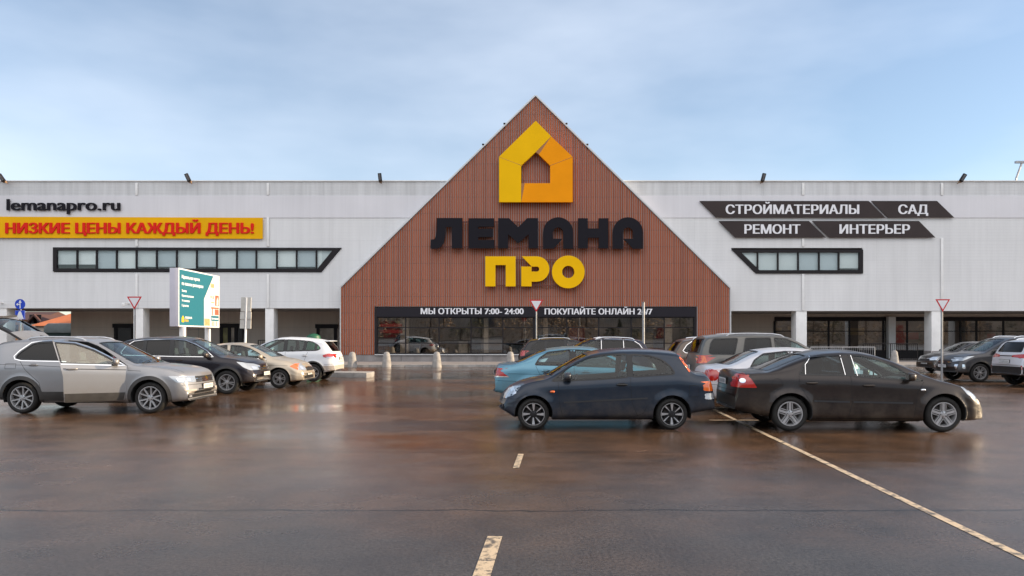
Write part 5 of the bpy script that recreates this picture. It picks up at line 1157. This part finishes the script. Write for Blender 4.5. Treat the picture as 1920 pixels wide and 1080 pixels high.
# --- near black saloon, facing right
build_car(dict(name='saloon_car', label='near brown-black saloon facing right with silver five twin-spoke wheels', cat='car', loc=(6.2824, 13.1 + .88, 0), rz=R(-3.0),
    W=.88, axles=(-1.32, 1.32), Rt=.313, Ra=.375, paint='p_black', chrome_w=.010, rim=('double5', .222), tw=.215, rot=1.57, sill=.22, lean=.34, rc=.11, flare=.03,
    top=[(-2.33, .60), (-2.31, .72), (-2.285, 1.02), (-2.25, 1.075), (-2.15, 1.075), (-1.98, 1.065), (-1.72, 1.075), (-1.45, 1.175), (-1.25, 1.26), (-1.0, 1.35), (-.67, 1.425), (-.35, 1.445), (-.02, 1.43), (.23, 1.385), (.52, 1.29), (.8, 1.165), (1.04, 1.045), (1.26, .95), (1.5, .895), (1.74, .82), (1.96, .72), (2.06, .63), (2.12, .50), (2.14, .42)],
    belt=[(-2.33, .93), (-1.9, .98), (-1.3, .985), (-.3, .965), (.7, .895), (1.2, .855), (1.75, .73), (2.14, .48)], bot=[(-2.33, .38), (-1.75, .27), (-1, .20), (1, .195), (1.7, .2), (2.14, .22)],
    windows=[([(-1.16, 1.005), (-1.06, 1.19), (-.93, 1.325), (-.40, 1.36), (-.34, .995)], .04, 1), ([(-.25, 1.355), (-.01, 1.345), (.25, 1.275), (.53, 1.15), (.98, .90), (.80, .90), (-.20, .975)], .03)],
    pillars=[[(-.41, 1.365), (-.24, 1.365), (-.18, .98), (-.35, .985)]], chrome=[[(-.215, 1.345), (-.15, .985)], [(-.90, 1.33), (-1.03, 1.18), (-1.05, 1.01)], [(-.40, 1.345), (-.36, 1.0)]],
    windscreen=('T', ws(1.27, .34, .66, .52)), rear_glass=('T', ws(-1.74, -.95, .62, .52, .08), 1),
    tail=[('S', [(-2.12, 1.03), (-2.0, .93), (-1.90, .77), (-2.27, .775), (-2.29, .98)], 0), ('B', [(.50, .775), (.86, .775), (.86, .99), (.62, 1.02)], 0), ('S', [(-2.14, .94), (-2.09, .92), (-2.09, .87), (-2.14, .85), (-2.19, .87), (-2.19, .92)], 1, .009)],
    headlight=[('S', [(2.02, .62), (1.90, .73), (1.62, .80), (1.72, .66), (1.9, .58)], 0), ('F', [(.46, .56), (.76, .58), (.70, .72), (.5, .66)], 0)],
    front=[('F', [(-.44, .47), (.44, .47), (.38, .60), (-.38, .60)], 0), ('F', rect(-.55, .55, .26, .38), 0)], plates=[('B', 0, .86), ('F', 0, .42)],
    handles=[(-.95, .86, 0), (.03, .82, 0)], side_repeater=[(.96, .745)], rep=0, mirror=(.70, .935), dash=(.95, .92), seat_x=(.15, -.75),
    seams=[[(-.27, .975), (-.26, .5), (-.32, .24)], [(-1.16, .99), (-1.17, .85), (-1.0, .55), (-.95, .42)], [(.98, .88), (.86, .70), (.80, .24), (-.95, .235)], [(-2.3, .745), (-1.6, .70)], [(2.10, .50), (1.75, .45)]] + [[(-1.55 + .095 * cos(a / 10 * pi), .84 + .095 * sin(a / 10 * pi)) for a in range(21)]],
    mould=[[(-.92, .545), (-.30, .53)], [(-.24, .53), (.78, .515)]], seams2=[('T', [(1.95, .62), (1.25, .74)]), ('T', [(1.95, -.62), (1.25, -.74)]), ('B', [(-.75, .72), (.75, .72)])], wiper=(1.24, 1)))

# --- silver crossover on the left, front door ajar, hatch open
def tig_extra(t, B):
    e = bpy.data.objects.new('tailgate', None); C.objects.link(e); e.parent = t; e.location = (-1.62, 0, 1.60); e.empty_display_size = .2
    pts = [(.12, .02), (-.18, .22), (-.70, .50), (-.86, .52), (-1.12, .40), (-1.30, .22)]; hw = [.56, .60, .66, .68, .70, .68]
    def surf(u0, u1, v0, v1, off, nu=10, nv=8):
        o = []
        for i in range(nu + 1):
            u = u0 + (u1 - u0) * i / nu; k = min(int(u), len(pts) - 2); f = u - k
            p = Vector(pts[k]).lerp(Vector(pts[k + 1]), f); h = hw[k] + (hw[k + 1] - hw[k]) * f; d = (Vector(pts[k + 1]) - Vector(pts[k])).normalized(); nn = Vector((-d.y, d.x)); nn = nn if nn.y > 0 or nn.x > 0 else -nn
            row = []
            for j in range(nv + 1):
                v = v0 + (v1 - v0) * j / nv; y = v * h; q = p + nn * (off - .05 * v * v); row.append((q.x, y, q.y))
            o.append(row)
        return o
    def grid(mb, g, mi=0):
        for a, b in zip(g, g[1:]):
            for j in range(len(a) - 1): mb.quad([a[j], a[j + 1], b[j + 1], b[j]], mi)
    m = MB()
    for q_, args in enumerate(((0, 1.0, -1, 1), (1.0, 2.6, -1, -.84), (1.0, 2.6, .84, 1), (2.6, 5, -1, 1))):
        grid(m, surf(*args, .0), 2 if q_ in (1, 2) else 0); grid(m, surf(*args, -.05), 1)
    for s_ in (-1, 1): 
        a, b = surf(0, 5, s_, s_ * .999, 0, 24, 1), surf(0, 5, s_, s_ * .999, -.05, 24, 1)
        for i in range(24): m.quad([a[i][0], a[i + 1][0], b[i + 1][0], b[i][0]], 1)
    m.obj('panel', ['p_silver', 'interior', 'trim'], e, smooth=40)
    m = MB(); grid(m, surf(.98, 2.62, -.86, .86, -.02)); m.obj('rear_window', 'car_glass', e, smooth=40)
    m = MB(); grid(m, surf(3.4, 4.1, -.95, -.45, .008)); grid(m, surf(3.4, 4.1, .45, .95, .008)); m.obj('tail_light', 'lamp_red', e, smooth=40)
    for s_ in (-1, 1): m = MB(); m.tube([(-.30, s_ * .62, -.55), (-.62, s_ * .60, .38)], .014); m.obj('gas_strut', 'black', e)
    m = MB(); m.prism([(.30, .05), (.10, .05), (.08, .11), (.16, .09)], lambda a, b, d: (a, d, b), -.015, .015); m.obj('roof_aerial', 'black', e)
build_car(dict(name='crossover_car', label='silver-grey crossover with its front door ajar and tailgate raised', cat='car', loc=(-9.283, 16.24 + .90, 0), rz=0,
    W=.91, axles=(-1.395, 1.395), Rt=.345, Ra=.41, paint='p_silver', chrome_w=.020, rim=('y10', .256), tw=.235, rot=1.2, sill=.27, lean=.27, rc=.10, flare=.03, bow=(.16, .10), cf=.08,
    top=[(-2.52, .6), (-2.50, .95), (-2.44, 1.12), (-2.26, 1.36), (-2.08, 1.54), (-1.96, 1.60), (-1.7, 1.64), (-1.06, 1.67), (-.46, 1.665), (-.06, 1.63), (.14, 1.56), (.5, 1.37), (.95, 1.135), (1.08, 1.085), (1.5, 1.06), (1.86, 1.01), (2.08, .955), (2.18, .90), (2.235, .82), (2.27, .68), (2.30, .52), (2.31, .42)],
    belt=[(-2.4, .95), (-1.9, 1.12), (-1.3, 1.13), (-.3, 1.095), (.85, 1.015), (1.3, .98), (1.8, .91), (2.15, .80), (2.31, .48)], bot=[(-2.52, .36), (-1.9, .3), (-.95, .25), (.9, .25), (1.85, .25), (2.31, .28)],
    lower=[(0, .90), (.05, .95), (.14, .972), (.22, .985), (.40, .996), (.58, 1.0), (.74, .996), (.86, .990), (.90, .978), (1, .955)],
    windows=[([(-1.54, 1.25), (-1.47, 1.34), (-1.24, 1.52), (-1.05, 1.555), (-.57, 1.575), (-.44, 1.145), (-1.40, 1.175), (-1.53, 1.20)], .05, 1), ([(-.44, 1.555), (-.08, 1.522), (.26, 1.388), (.53, 1.228), (.80, 1.06), (-.33, 1.125)], .03)],
    pillars=[[(-.565, 1.58), (-.45, 1.58), (-.34, 1.12), (-.45, 1.12)]], chrome=[[(-.43, 1.135), (-1.42, 1.155), (-1.56, 1.19), (-1.59, 1.25), (-1.49, 1.37), (-1.26, 1.55), (-1.05, 1.58), (-.57, 1.60)]],
    open_door=dict(poly=[(-.49, 1.60), (-.06, 1.565), (.16, 1.485), (.36, 1.38), (.60, 1.235), (.90, 1.045), (.905, .95), (.88, .60), (.85, .29), (-.28, .29), (-.30, .84), (-.36, 1.11)], wins=[1], hinge=.88, angle=R(32),
        chrome=[[(-.46, 1.578), (-.07, 1.545), (.28, 1.408), (.55, 1.25), (.83, 1.07)], [(.86, 1.05), (-.34, 1.105)]], crease=[(.88, .955), (-.30, 1.005)], handle=(-.14, 1.0), clad=[(.83, .30), (.86, .47), (-.27, .48), (-.265, .30)]),
    mirror=(.66, 1.10), windscreen=('T', ws(1.09, .12, .68, .56)), rear_glass=('B', [(-.52, 1.18), (.52, 1.18), (.46, 1.52), (-.46, 1.52)], 1),
    headlight=[('S', [(2.12, .66), (1.98, .68), (1.80, .82), (1.95, .815), (2.13, .80)], 0), ('F', [(.46, .665), (.80, .685), (.86, .80), (.46, .795)], 0), ('S', [(2.10, .69), (2.0, .70), (1.97, .77), (2.10, .77)], 1, .009), ('F', [(.62, .70), (.74, .70), (.74, .77), (.62, .77)], 1, .009), ('F', [(.46, .785), (.84, .80), (.84, .815), (.46, .80)], 1, .011)],
    fog=[('F', [(.60, .345), (.74, .345), (.74, .39), (.60, .39)], 0, .012)],
    front=[('F', [(-.46, .665), (.46, .665), (.46, .795), (-.46, .795)], 0), ('F', rect(-.45, .45, .735, .748), 1), ('F', rect(-.45, .45, .69, .703), 1), ('F', [(-.07, .67), (.07, .67), (.09, .74), (0, .79), (-.09, .74)], 1), ('F', [(-.48, .41), (.48, .41), (.42, .53), (-.42, .53)], 0), ('F', [(.52, .44), (.78, .44), (.84, .52), (.50, .52)], 3), ('F', [(-.52, .44), (-.78, .44), (-.84, .52), (-.50, .52)], 3), ('F', rect(-.80, .80, .33, .40), 0), ('F', rect(-.80, .80, .385, .395), 1)],
    plates=[('F', 0, .565)], handles=[(-1.14, 1.06, 0)], tail=[('S', [(-2.38, .98), (-2.1, 1.05), (-2.08, .95), (-2.38, .90)], 0)],
    seams=[[(-.36, 1.11), (-.30, .84), (-.29, .28)], [(-1.46, 1.17), (-1.30, .95), (-1.0, .68), (-.94, .45)], [(-2.38, .62), (-1.85, .62)], rect(-1.75, -1.52, .98, 1.09) + [(-1.75, .98)]], crease=[[(-2.35, 1.085), (-1.16, 1.055), (-.35, 1.01)], [(.92, .945), (1.2, .93)]],
    lip=('clad_grey', .075), cladding=('clad_grey', [(-1.0, .29), (-.96, .48), (-.30, .48), (-.30, .29)]), rails=[(-1.45, -.15, .60, 'alloy')], dash=(.85, 1.06), seat_x=(.0, -.95), seat_h=1.25, seams2=[('T', [(2.05, .70), (1.1, .76)]), ('T', [(2.05, -.70), (1.1, -.76)]), ('F', [(-.85, .62), (.85, .62)])], wiper=(1.06, 1), extra=tig_extra))

# --- generic bodies for the cars standing behind: (name -> shape); every one placed on its own measurements
def sedan(s=1.0, h=1.43, **k):
    q = h / 1.43
    d = dict(W=.86, axles=(-1.32, 1.32), Rt=.315, Ra=.375, rim=('star5', .21), sill=.23, lean=.32,
        top=[(-2.28, .60), (-2.26, .78), (-2.22, .99 * q), (-2.12, 1.03 * q), (-1.75, 1.06 * q), (-1.5, 1.16 * q), (-1.2, 1.31 * q), (-.95, 1.39 * q), (-.6, 1.43 * q), (-.2, 1.44 * q), (.15, 1.41 * q), (.4, 1.33 * q), (.75, 1.17 * q), (1.1, 1.00 * q), (1.22, .965 * q), (1.6, .91 * q), (1.95, .80 * q), (2.1, .68), (2.15, .54), (2.17, .45)],
        belt=[(-2.28, .88), (-1.6, .97 * q), (-.3, .95 * q), (.9, .89 * q), (1.5, .80 * q), (2.17, .5)], bot=[(-2.28, .36), (-1.7, .27), (-1, .21), (1, .205), (1.7, .22), (2.17, .26)],
        windows=[([(-1.26, 1.0 * q), (-1.15, 1.17 * q), (-.95, 1.30 * q), (-.42, 1.36 * q), (-.38, .985 * q)], .04), ([(-.30, 1.355 * q), (.02, 1.34 * q), (.32, 1.26 * q), (.62, 1.11 * q), (.90, .935 * q), (-.28, .975 * q)], .03)],
        pillars=[[(-.43, 1.365 * q), (-.29, 1.365 * q), (-.27, .975 * q), (-.39, .98 * q)]], windscreen=('T', ws(1.13, .28, .64, .52)), rear_glass=('T', ws(-1.76, -1.02, .62, .52)),
        headlight=[('S', [(2.10, .62), (1.95, .74), (1.62, .79), (1.75, .64)], 0), ('F', [(.44, .58), (.78, .60), (.74, .73), (.48, .70)], 0)],
        tail=[('S', [(-2.25, .92), (-1.98, .92), (-1.92, .82), (-2.0, .70), (-2.27, .70)], 0), ('B', [(.50, .70), (.82, .70), (.82, .93), (.56, .93)], 0)],
        front=[('F', [(-.42, .56), (.42, .56), (.40, .68), (-.40, .68)], 0), ('F', rect(-.55, .55, .30, .40), 0), ('F', rect(-.41, .41, .67, .69), 1)], plates=[('F', 0, .47), ('B', 0, .80)],
        handles=[(-1.0, .86 * q, 0), (-.05, .84 * q, 0)], mirror=(.74, .96 * q), dash=(.85, .93 * q), seat_x=(.1, -.8), sm=.03, dx=.045,
        seams=[[(-.33, .97 * q), (-.32, .24)], [(-1.24, .98 * q), (-1.02, .55), (-.97, .4)], [(.92, .90 * q), (.85, .6), (.80, .24), (-.95, .24)], [(-2.25, .64), (-1.7, .62)]], crease=[[(-1.9, .80), (1.6, .74)]])
    d.update(k); return d
def suv(h=1.68, **k):
    q = h / 1.68
    d = dict(W=.91, axles=(-1.33, 1.33), Rt=.35, Ra=.415, rim=('star5', .24), tw=.225, sill=.30, lean=.26, bow=(.18, .10),
        top=[(-2.22, .62), (-2.20, .95), (-2.15, 1.10 * q), (-2.02, 1.30 * q), (-1.85, 1.52 * q), (-1.72, 1.60 * q), (-1.4, 1.65 * q), (-.8, 1.68 * q), (-.3, 1.68 * q), (.05, 1.64 * q), (.3, 1.55 * q), (.65, 1.37 * q), (1.0, 1.19 * q), (1.13, 1.12 * q), (1.55, 1.07 * q), (1.95, .97 * q), (2.12, .84), (2.18, .66), (2.20, .5)],
        belt=[(-2.22, .95), (-1.7, 1.12 * q), (-.3, 1.09 * q), (.95, 1.02 * q), (1.5, .96 * q), (2.0, .80), (2.2, .55)], bot=[(-2.22, .42), (-1.8, .36), (-.95, .28), (.95, .28), (1.75, .32), (2.2, .36)],
        windows=[([(-1.75, 1.22 * q), (-1.62, 1.40 * q), (-1.42, 1.53 * q), (-1.12, 1.565 * q), (-1.14, 1.145 * q), (-1.66, 1.165 * q)], .05, 1), ([(-1.06, 1.57 * q), (-.36, 1.585 * q), (-.34, 1.125 * q), (-1.06, 1.145 * q)], .04, 1), ([(-.26, 1.585 * q), (.05, 1.555 * q), (.35, 1.44 * q), (.70, 1.25 * q), (.90, 1.085 * q), (-.24, 1.12 * q)], .03)],
        pillars=[[(-.37, 1.59 * q), (-.25, 1.59 * q), (-.23, 1.115 * q), (-.35, 1.12 * q)], [(-1.13, 1.57 * q), (-1.05, 1.57 * q), (-1.05, 1.14 * q), (-1.13, 1.14 * q)]], windscreen=('T', ws(1.12, .20, .68, .56)), rear_glass=('B', [(-.60, 1.20 * q), (.60, 1.20 * q), (.52, 1.53 * q), (-.52, 1.53 * q)], 1),
        headlight=[('S', [(2.06, .76), (1.92, .86), (1.60, .93), (1.72, .78)], 0), ('F', [(.44, .70), (.80, .74), (.80, .86), (.46, .80)], 0)],
        tail=[('S', [(-2.12, 1.14), (-1.95, 1.08), (-1.95, .92), (-2.18, .90)], 0), ('B', [(.52, .90), (.86, .90), (.86, 1.12), (.60, 1.14)], 0)],
        front=[('F', [(-.44, .66), (.44, .66), (.44, .80), (-.44, .80)], 0), ('F', rect(-.43, .43, .72, .735), 1), ('F', rect(-.6, .6, .40, .52), 0)], plates=[('F', 0, .58), ('B', 0, .85)],
        handles=[(-1.0, 1.02 * q, 0), (-.05, .99 * q, 0)], mirror=(.76, 1.10 * q), dash=(.85, 1.06 * q), seat_x=(.0, -.9), seat_h=1.25 * q, sm=.03, dx=.045,
        seams=[[(-.30, 1.11 * q), (-.29, .32)], [(-1.14, 1.12 * q), (-1.0, .75), (-.94, .5)], [(.92, 1.04 * q), (.85, .7), (.80, .32), (-.93, .32)], [(-2.2, .66), (-1.75, .64)]], lip=('clad_grey', .06), cladding=('clad_grey', [(-.95, .30), (-.93, .43), (.93, .43), (.95, .30)]))
    d.update(k); return d
def place(px_axle, d, axle_x, flip, W):
    """world position so that a side-view axle lands at a photograph column; d = distance of the near side"""
    X = (px_axle - 960) * d / F; return (X + axle_x if flip else X - axle_x, d + W, 0)

# dark plum crossover behind the silver one, facing right
s = suv(1.69, name='crossover_car', label='dark plum crossover with large pale headlights beside the silver one', cat='car', rz=0, paint='p_plum', W=.91,
    headlight=[('S', [(2.12, .72), (1.98, .70), (1.80, .80), (1.60, .95), (1.78, .93), (2.0, .88), (2.10, .82)], 0), ('F', [(.40, .70), (.78, .70), (.86, .84), (.80, .90), (.44, .80)], 0), ('F', [(.50, .73), (.7, .73), (.72, .82), (.52, .79)], 1, .01)],
    front=[('F', [(-.40, .66), (.40, .66), (.42, .80), (-.42, .80)], 0), ('F', rect(-.41, .41, .77, .80), 1), ('F', rect(-.41, .41, .71, .725), 1), ('F', [(-.62, .36), (.62, .36), (.50, .47), (-.50, .47)], 1), ('F', rect(-.45, .45, .50, .56), 0)],
    fog=[('F', [(.62, .48), (.74, .48), (.74, .58), (.62, .58)], 0, .01)], chrome=[[(-1.72, 1.17), (-1.77, 1.22), (-1.64, 1.41), (-1.43, 1.55), (-1.1, 1.59), (-.3, 1.61), (.06, 1.575), (.36, 1.46), (.72, 1.265), (.93, 1.09), (-.24, 1.105), (-1.7, 1.145)]])
s['loc'] = place(424, 21.7, 1.33, False, .91); build_car(s)
# champagne saloon, facing right
s = sedan(h=1.48, name='saloon_car', label='champagne saloon facing right between the plum crossover and the white hatchback', cat='car', rz=0, paint='p_beige', W=.88, chrome=[[(-.25, .995), (.90, .955)]],
    headlight=[('S', [(2.12, .62), (1.92, .60), (1.66, .72), (1.80, .80), (1.98, .80), (2.10, .74)], 0), ('S', [(1.92, .60), (1.66, .72), (1.80, .80), (1.90, .80)], 3, .008), ('F', [(.44, .58), (.80, .60), (.78, .77), (.48, .74)], 0), ('F', [(.55, .62), (.7, .62), (.7, .72), (.55, .72)], 1, .009)], side_repeater=[(.86, .80)], pillars=[])
s['headlight'][1] = ('S', [(1.92, .60), (1.66, .72), (1.80, .80), (1.90, .80)], 2, .008)
s['loc'] = place(522.5, 24.2, 1.32, False, .88); build_car(s)
# white crossover hatch, facing left
s = suv(1.68, name='hatchback_car', label='white five-door hatchback facing left beside the concrete kerb island', cat='car', rz=pi, paint='p_white', W=.90, Rt=.335, Ra=.40, rim=('star5', .225),
    top=[(-2.20, .62), (-2.18, .95), (-2.12, 1.08), (-1.98, 1.24), (-1.80, 1.44), (-1.70, 1.54), (-1.4, 1.60), (-.8, 1.66), (-.3, 1.68), (.05, 1.66), (.35, 1.57), (.7, 1.41), (1.05, 1.24), (1.25, 1.13), (1.6, 1.06), (1.95, .95), (2.12, .82), (2.18, .66), (2.20, .5)],
    windows=[([(-1.62, 1.24), (-1.50, 1.38), (-1.30, 1.49), (-1.10, 1.53), (-1.02, 1.15), (-1.50, 1.165)], .06), ([(-1.02, 1.535), (-.35, 1.575), (-.33, 1.135), (-.94, 1.15)], .03), ([(-.25, 1.578), (.08, 1.565), (.40, 1.45), (.75, 1.275), (1.02, 1.10), (-.23, 1.13)], .03)],
    pillars=[[(-.36, 1.58), (-.24, 1.58), (-.22, 1.13), (-.34, 1.13)], [(-1.11, 1.535), (-1.01, 1.535), (-.93, 1.145), (-1.03, 1.145)]], windscreen=('T', ws(1.22, .24, .68, .56)), rear_glass=('B', [(-.62, 1.14), (.62, 1.14), (.54, 1.48), (-.54, 1.48)], 1), spoiler=(-1.92, 1.535, .56, .35),
    tail=[('S', [(-2.12, 1.03), (-1.92, 1.06), (-1.70, 1.0), (-1.72, .92), (-1.92, .88), (-2.15, .89)], 0), ('B', [(.52, .90), (.86, .89), (.86, 1.04), (.56, 1.03)], 0), ('S', [(-2.10, .93), (-1.80, .93), (-1.86, .90), (-2.1, .89)], 1, .009)], front=[('B', [(-.88, .40), (.88, .40), (.88, .60), (-.88, .60)], 3)], handles=[(-1.02, .98, 0), (-.05, .97, 0)],
    lip=('clad_grey', .05), cladding=('clad_grey', [(-.95, .30), (-.93, .40), (.93, .40), (.95, .30)]), black=[('LR', [(-2.18, .42), (-1.72, .42), (-1.72, .60), (-2.18, .60)], 3)], rear_fog=None)
s['loc'] = place(586, 27.9, -1.33, True, .90); build_car(s)
# light blue saloon behind the navy hatchback, facing right
s = sedan(h=1.44, name='saloon_car', label='light blue saloon facing right directly behind the navy hatchback', cat='car', rz=R(-3), paint='p_teal', W=.85,
    tail=[('S', [(-2.27, .92), (-2.18, .93), (-1.86, .72), (-2.28, .72)], 0), ('S', [(-1.90, .745), (-1.86, .715), (-2.28, .715), (-2.28, .745)], 1, .008), ('B', [(.50, .72), (.82, .72), (.82, .93), (.58, .93)], 0)])
s['loc'] = ((928 - 960) * 18.3 / F + 2.26, 17.6 + .85, 0); build_car(s)
# midnight blue estate with chrome window line, facing left
s = suv(1.66, name='estate_car', label='midnight blue estate with bright chrome window line behind the light blue saloon', cat='car', rz=pi, paint='p_nblue', W=.92, rails=[(-1.5, -.1, .60, 'chrome')],
    chrome=[[(-1.68, 1.15), (-1.79, 1.21), (-1.66, 1.41), (-1.44, 1.55), (-1.1, 1.59), (-.3, 1.605), (.06, 1.575), (.36, 1.46), (.72, 1.265)], [(-.30, 1.585), (-.29, 1.14)], [(-1.09, 1.57), (-1.09, 1.15)]])
s['loc'] = place(1229, 26.5, -2.2, True, .92); build_car(s)
# black crossover further back, facing right
s = suv(1.64, name='crossover_car', label='black crossover farthest back, its roof just left of the midnight blue estate', cat='car', rz=0, paint='p_jet', W=.92, rails=[(-1.4, -.1, .60, 'alloy')])
s['loc'] = ((972 - 960) * 31 / F + 2.2, 30 + .92, 0); build_car(s)
# taupe crossover and big grey off-roader
s = suv(1.67, name='crossover_car', label='taupe crossover with chrome framed rear side window partly behind the grey off-roader', cat='car', rz=0, paint='p_brown', W=.91, chrome=[[(-.3, 1.605), (-1.1, 1.585), (-1.43, 1.55), (-1.64, 1.41), (-1.78, 1.22), (-1.70, 1.15), (-.3, 1.11)]], rails=[(-1.4, -.1, .60, 'chrome')])
s['loc'] = ((1246 - 960) * 25.5 / F + 2.2, 24.5 + .91, 0); build_car(s)
s = suv(1.76, name='offroad_car', label='large warm grey off-roader with tinted rear glass and a bright roof rail', cat='car', rz=0, paint='p_grey', W=.93, rails=[(-1.45, .1, .64, 'alloy')], lean=.20,
    top=[(-2.35, .62), (-2.33, .95), (-2.28, 1.15), (-2.20, 1.40), (-2.08, 1.64), (-1.98, 1.71), (-1.6, 1.75), (-.8, 1.77), (-.1, 1.75), (.25, 1.70), (.5, 1.58), (.8, 1.40), (1.05, 1.24), (1.2, 1.18), (1.6, 1.14), (2.05, 1.05), (2.25, .9), (2.32, .66), (2.34, .5)],
    windows=[([(-1.98, 1.25), (-1.92, 1.50), (-1.84, 1.62), (-1.18, 1.64), (-1.30, 1.20), (-1.92, 1.21)], .05, 1), ([(-.98, 1.64), (-.30, 1.65), (-.28, 1.18), (-1.08, 1.19)], .04, 1), ([(-.20, 1.65), (.12, 1.625), (.40, 1.50), (.70, 1.32), (.92, 1.16), (-.18, 1.18)], .03)], pillars=[], rear_glass=('B', [(-.64, 1.24), (.64, 1.24), (.58, 1.62), (-.58, 1.62)], 1),
    tail=[('S', [(-2.30, 1.18), (-2.08, 1.16), (-2.04, .98), (-2.33, .96)], 2), ('B', [(.62, .96), (.88, .96), (.88, 1.18), (.66, 1.18)], 0)])
s['loc'] = ((1290 - 960) * 21 / F + 2.33, 20 + .93, 0); build_car(s)
# silver-white saloon between the navy hatchback and the black saloon, facing right
s = sedan(h=1.43, name='saloon_car', label='silver-white saloon mostly hidden behind the brown-black saloon', cat='car', rz=R(-3), paint='p_pearl', W=.87, trim='trim', chrome=[[(-.3, .99), (-1.2, 1.01)]],
    tail=[('S', [(-2.10, .97), (-1.98, .94), (-1.88, .85), (-2.0, .72), (-2.16, .70), (-2.26, .88)], 0), ('B', [(.52, .74), (.82, .72), (.82, .95), (.58, .95)], 0)])
s['loc'] = ((1316 - 960) * 16.7 / F + 2.26, 16.2 + .87, 0); build_car(s)
# right-hand group
s = suv(1.70, name='crossover_car', label='dark grey crossover facing left with six-spoke wheels on the right', cat='car', rz=pi, paint='p_dgrey', W=.94, rim=('six', .245), rails=[(-1.4, -.1, .62, 'chrome')],
    fog=[('F', [(.62, .50), (.74, .50), (.76, .66), (.62, .66)], 0, .01), ('S', [(1.96, .50), (1.88, .50), (1.88, .66), (1.96, .66)], 0, .01)], headlight=[('S', [(2.10, .78), (1.92, .80), (1.52, .97), (1.75, .95), (2.05, .90)], 0), ('F', [(.46, .74), (.86, .80), (.84, .92), (.48, .84)], 0), ('F', [(.58, .79), (.7, .8), (.7, .86), (.58, .85)], 1, .01)])
s['loc'] = place(1839, 27.5, 1.33, True, .94); build_car(s)
s = sedan(h=1.46, name='saloon_car', label='dark brown saloon facing left behind the right yield sign pole', cat='car', rz=pi, paint='p_dark', W=.88, rim=('star5', .21), headlight=[('S', [(2.10, .64), (1.95, .76), (1.60, .81), (1.70, .66)], 1), ('F', [(.44, .60), (.80, .62), (.78, .76), (.48, .72)], 1)])
s['loc'] = ((1716 - 960) * 35.5 / F + 2.17, 34 + .88, 0); build_car(s)
s = suv(1.64, name='crossover_car', label='pearl grey crossover seen from behind at the right edge', cat='car', rz=0, paint='p_pearl', W=.90, rails=[(-1.4, -.1, .60, 'chrome')],
    tail=[('B', [(.30, 1.00), (.88, .96), (.88, 1.12), (.32, 1.07)], 0), ('S', [(-2.14, 1.10), (-1.86, 1.06), (-1.86, .98), (-2.18, .96)], 0), ('B', [(.66, .62), (.78, .74), (.80, .60), (.74, .56)], 0)], front=[('B', [(-.88, .42), (.88, .42), (.88, .68), (-.88, .68)], 0), ('B', rect(-.32, .32, 1.02, 1.05), 2)], black=[('LR', [(-2.18, .42), (-1.74, .42), (-1.74, .68), (-2.18, .68)], 2)])
s['loc'] = ((1862 - 960) * 26 / F + 2.2, 24.5 + .90, 0); build_car(s)
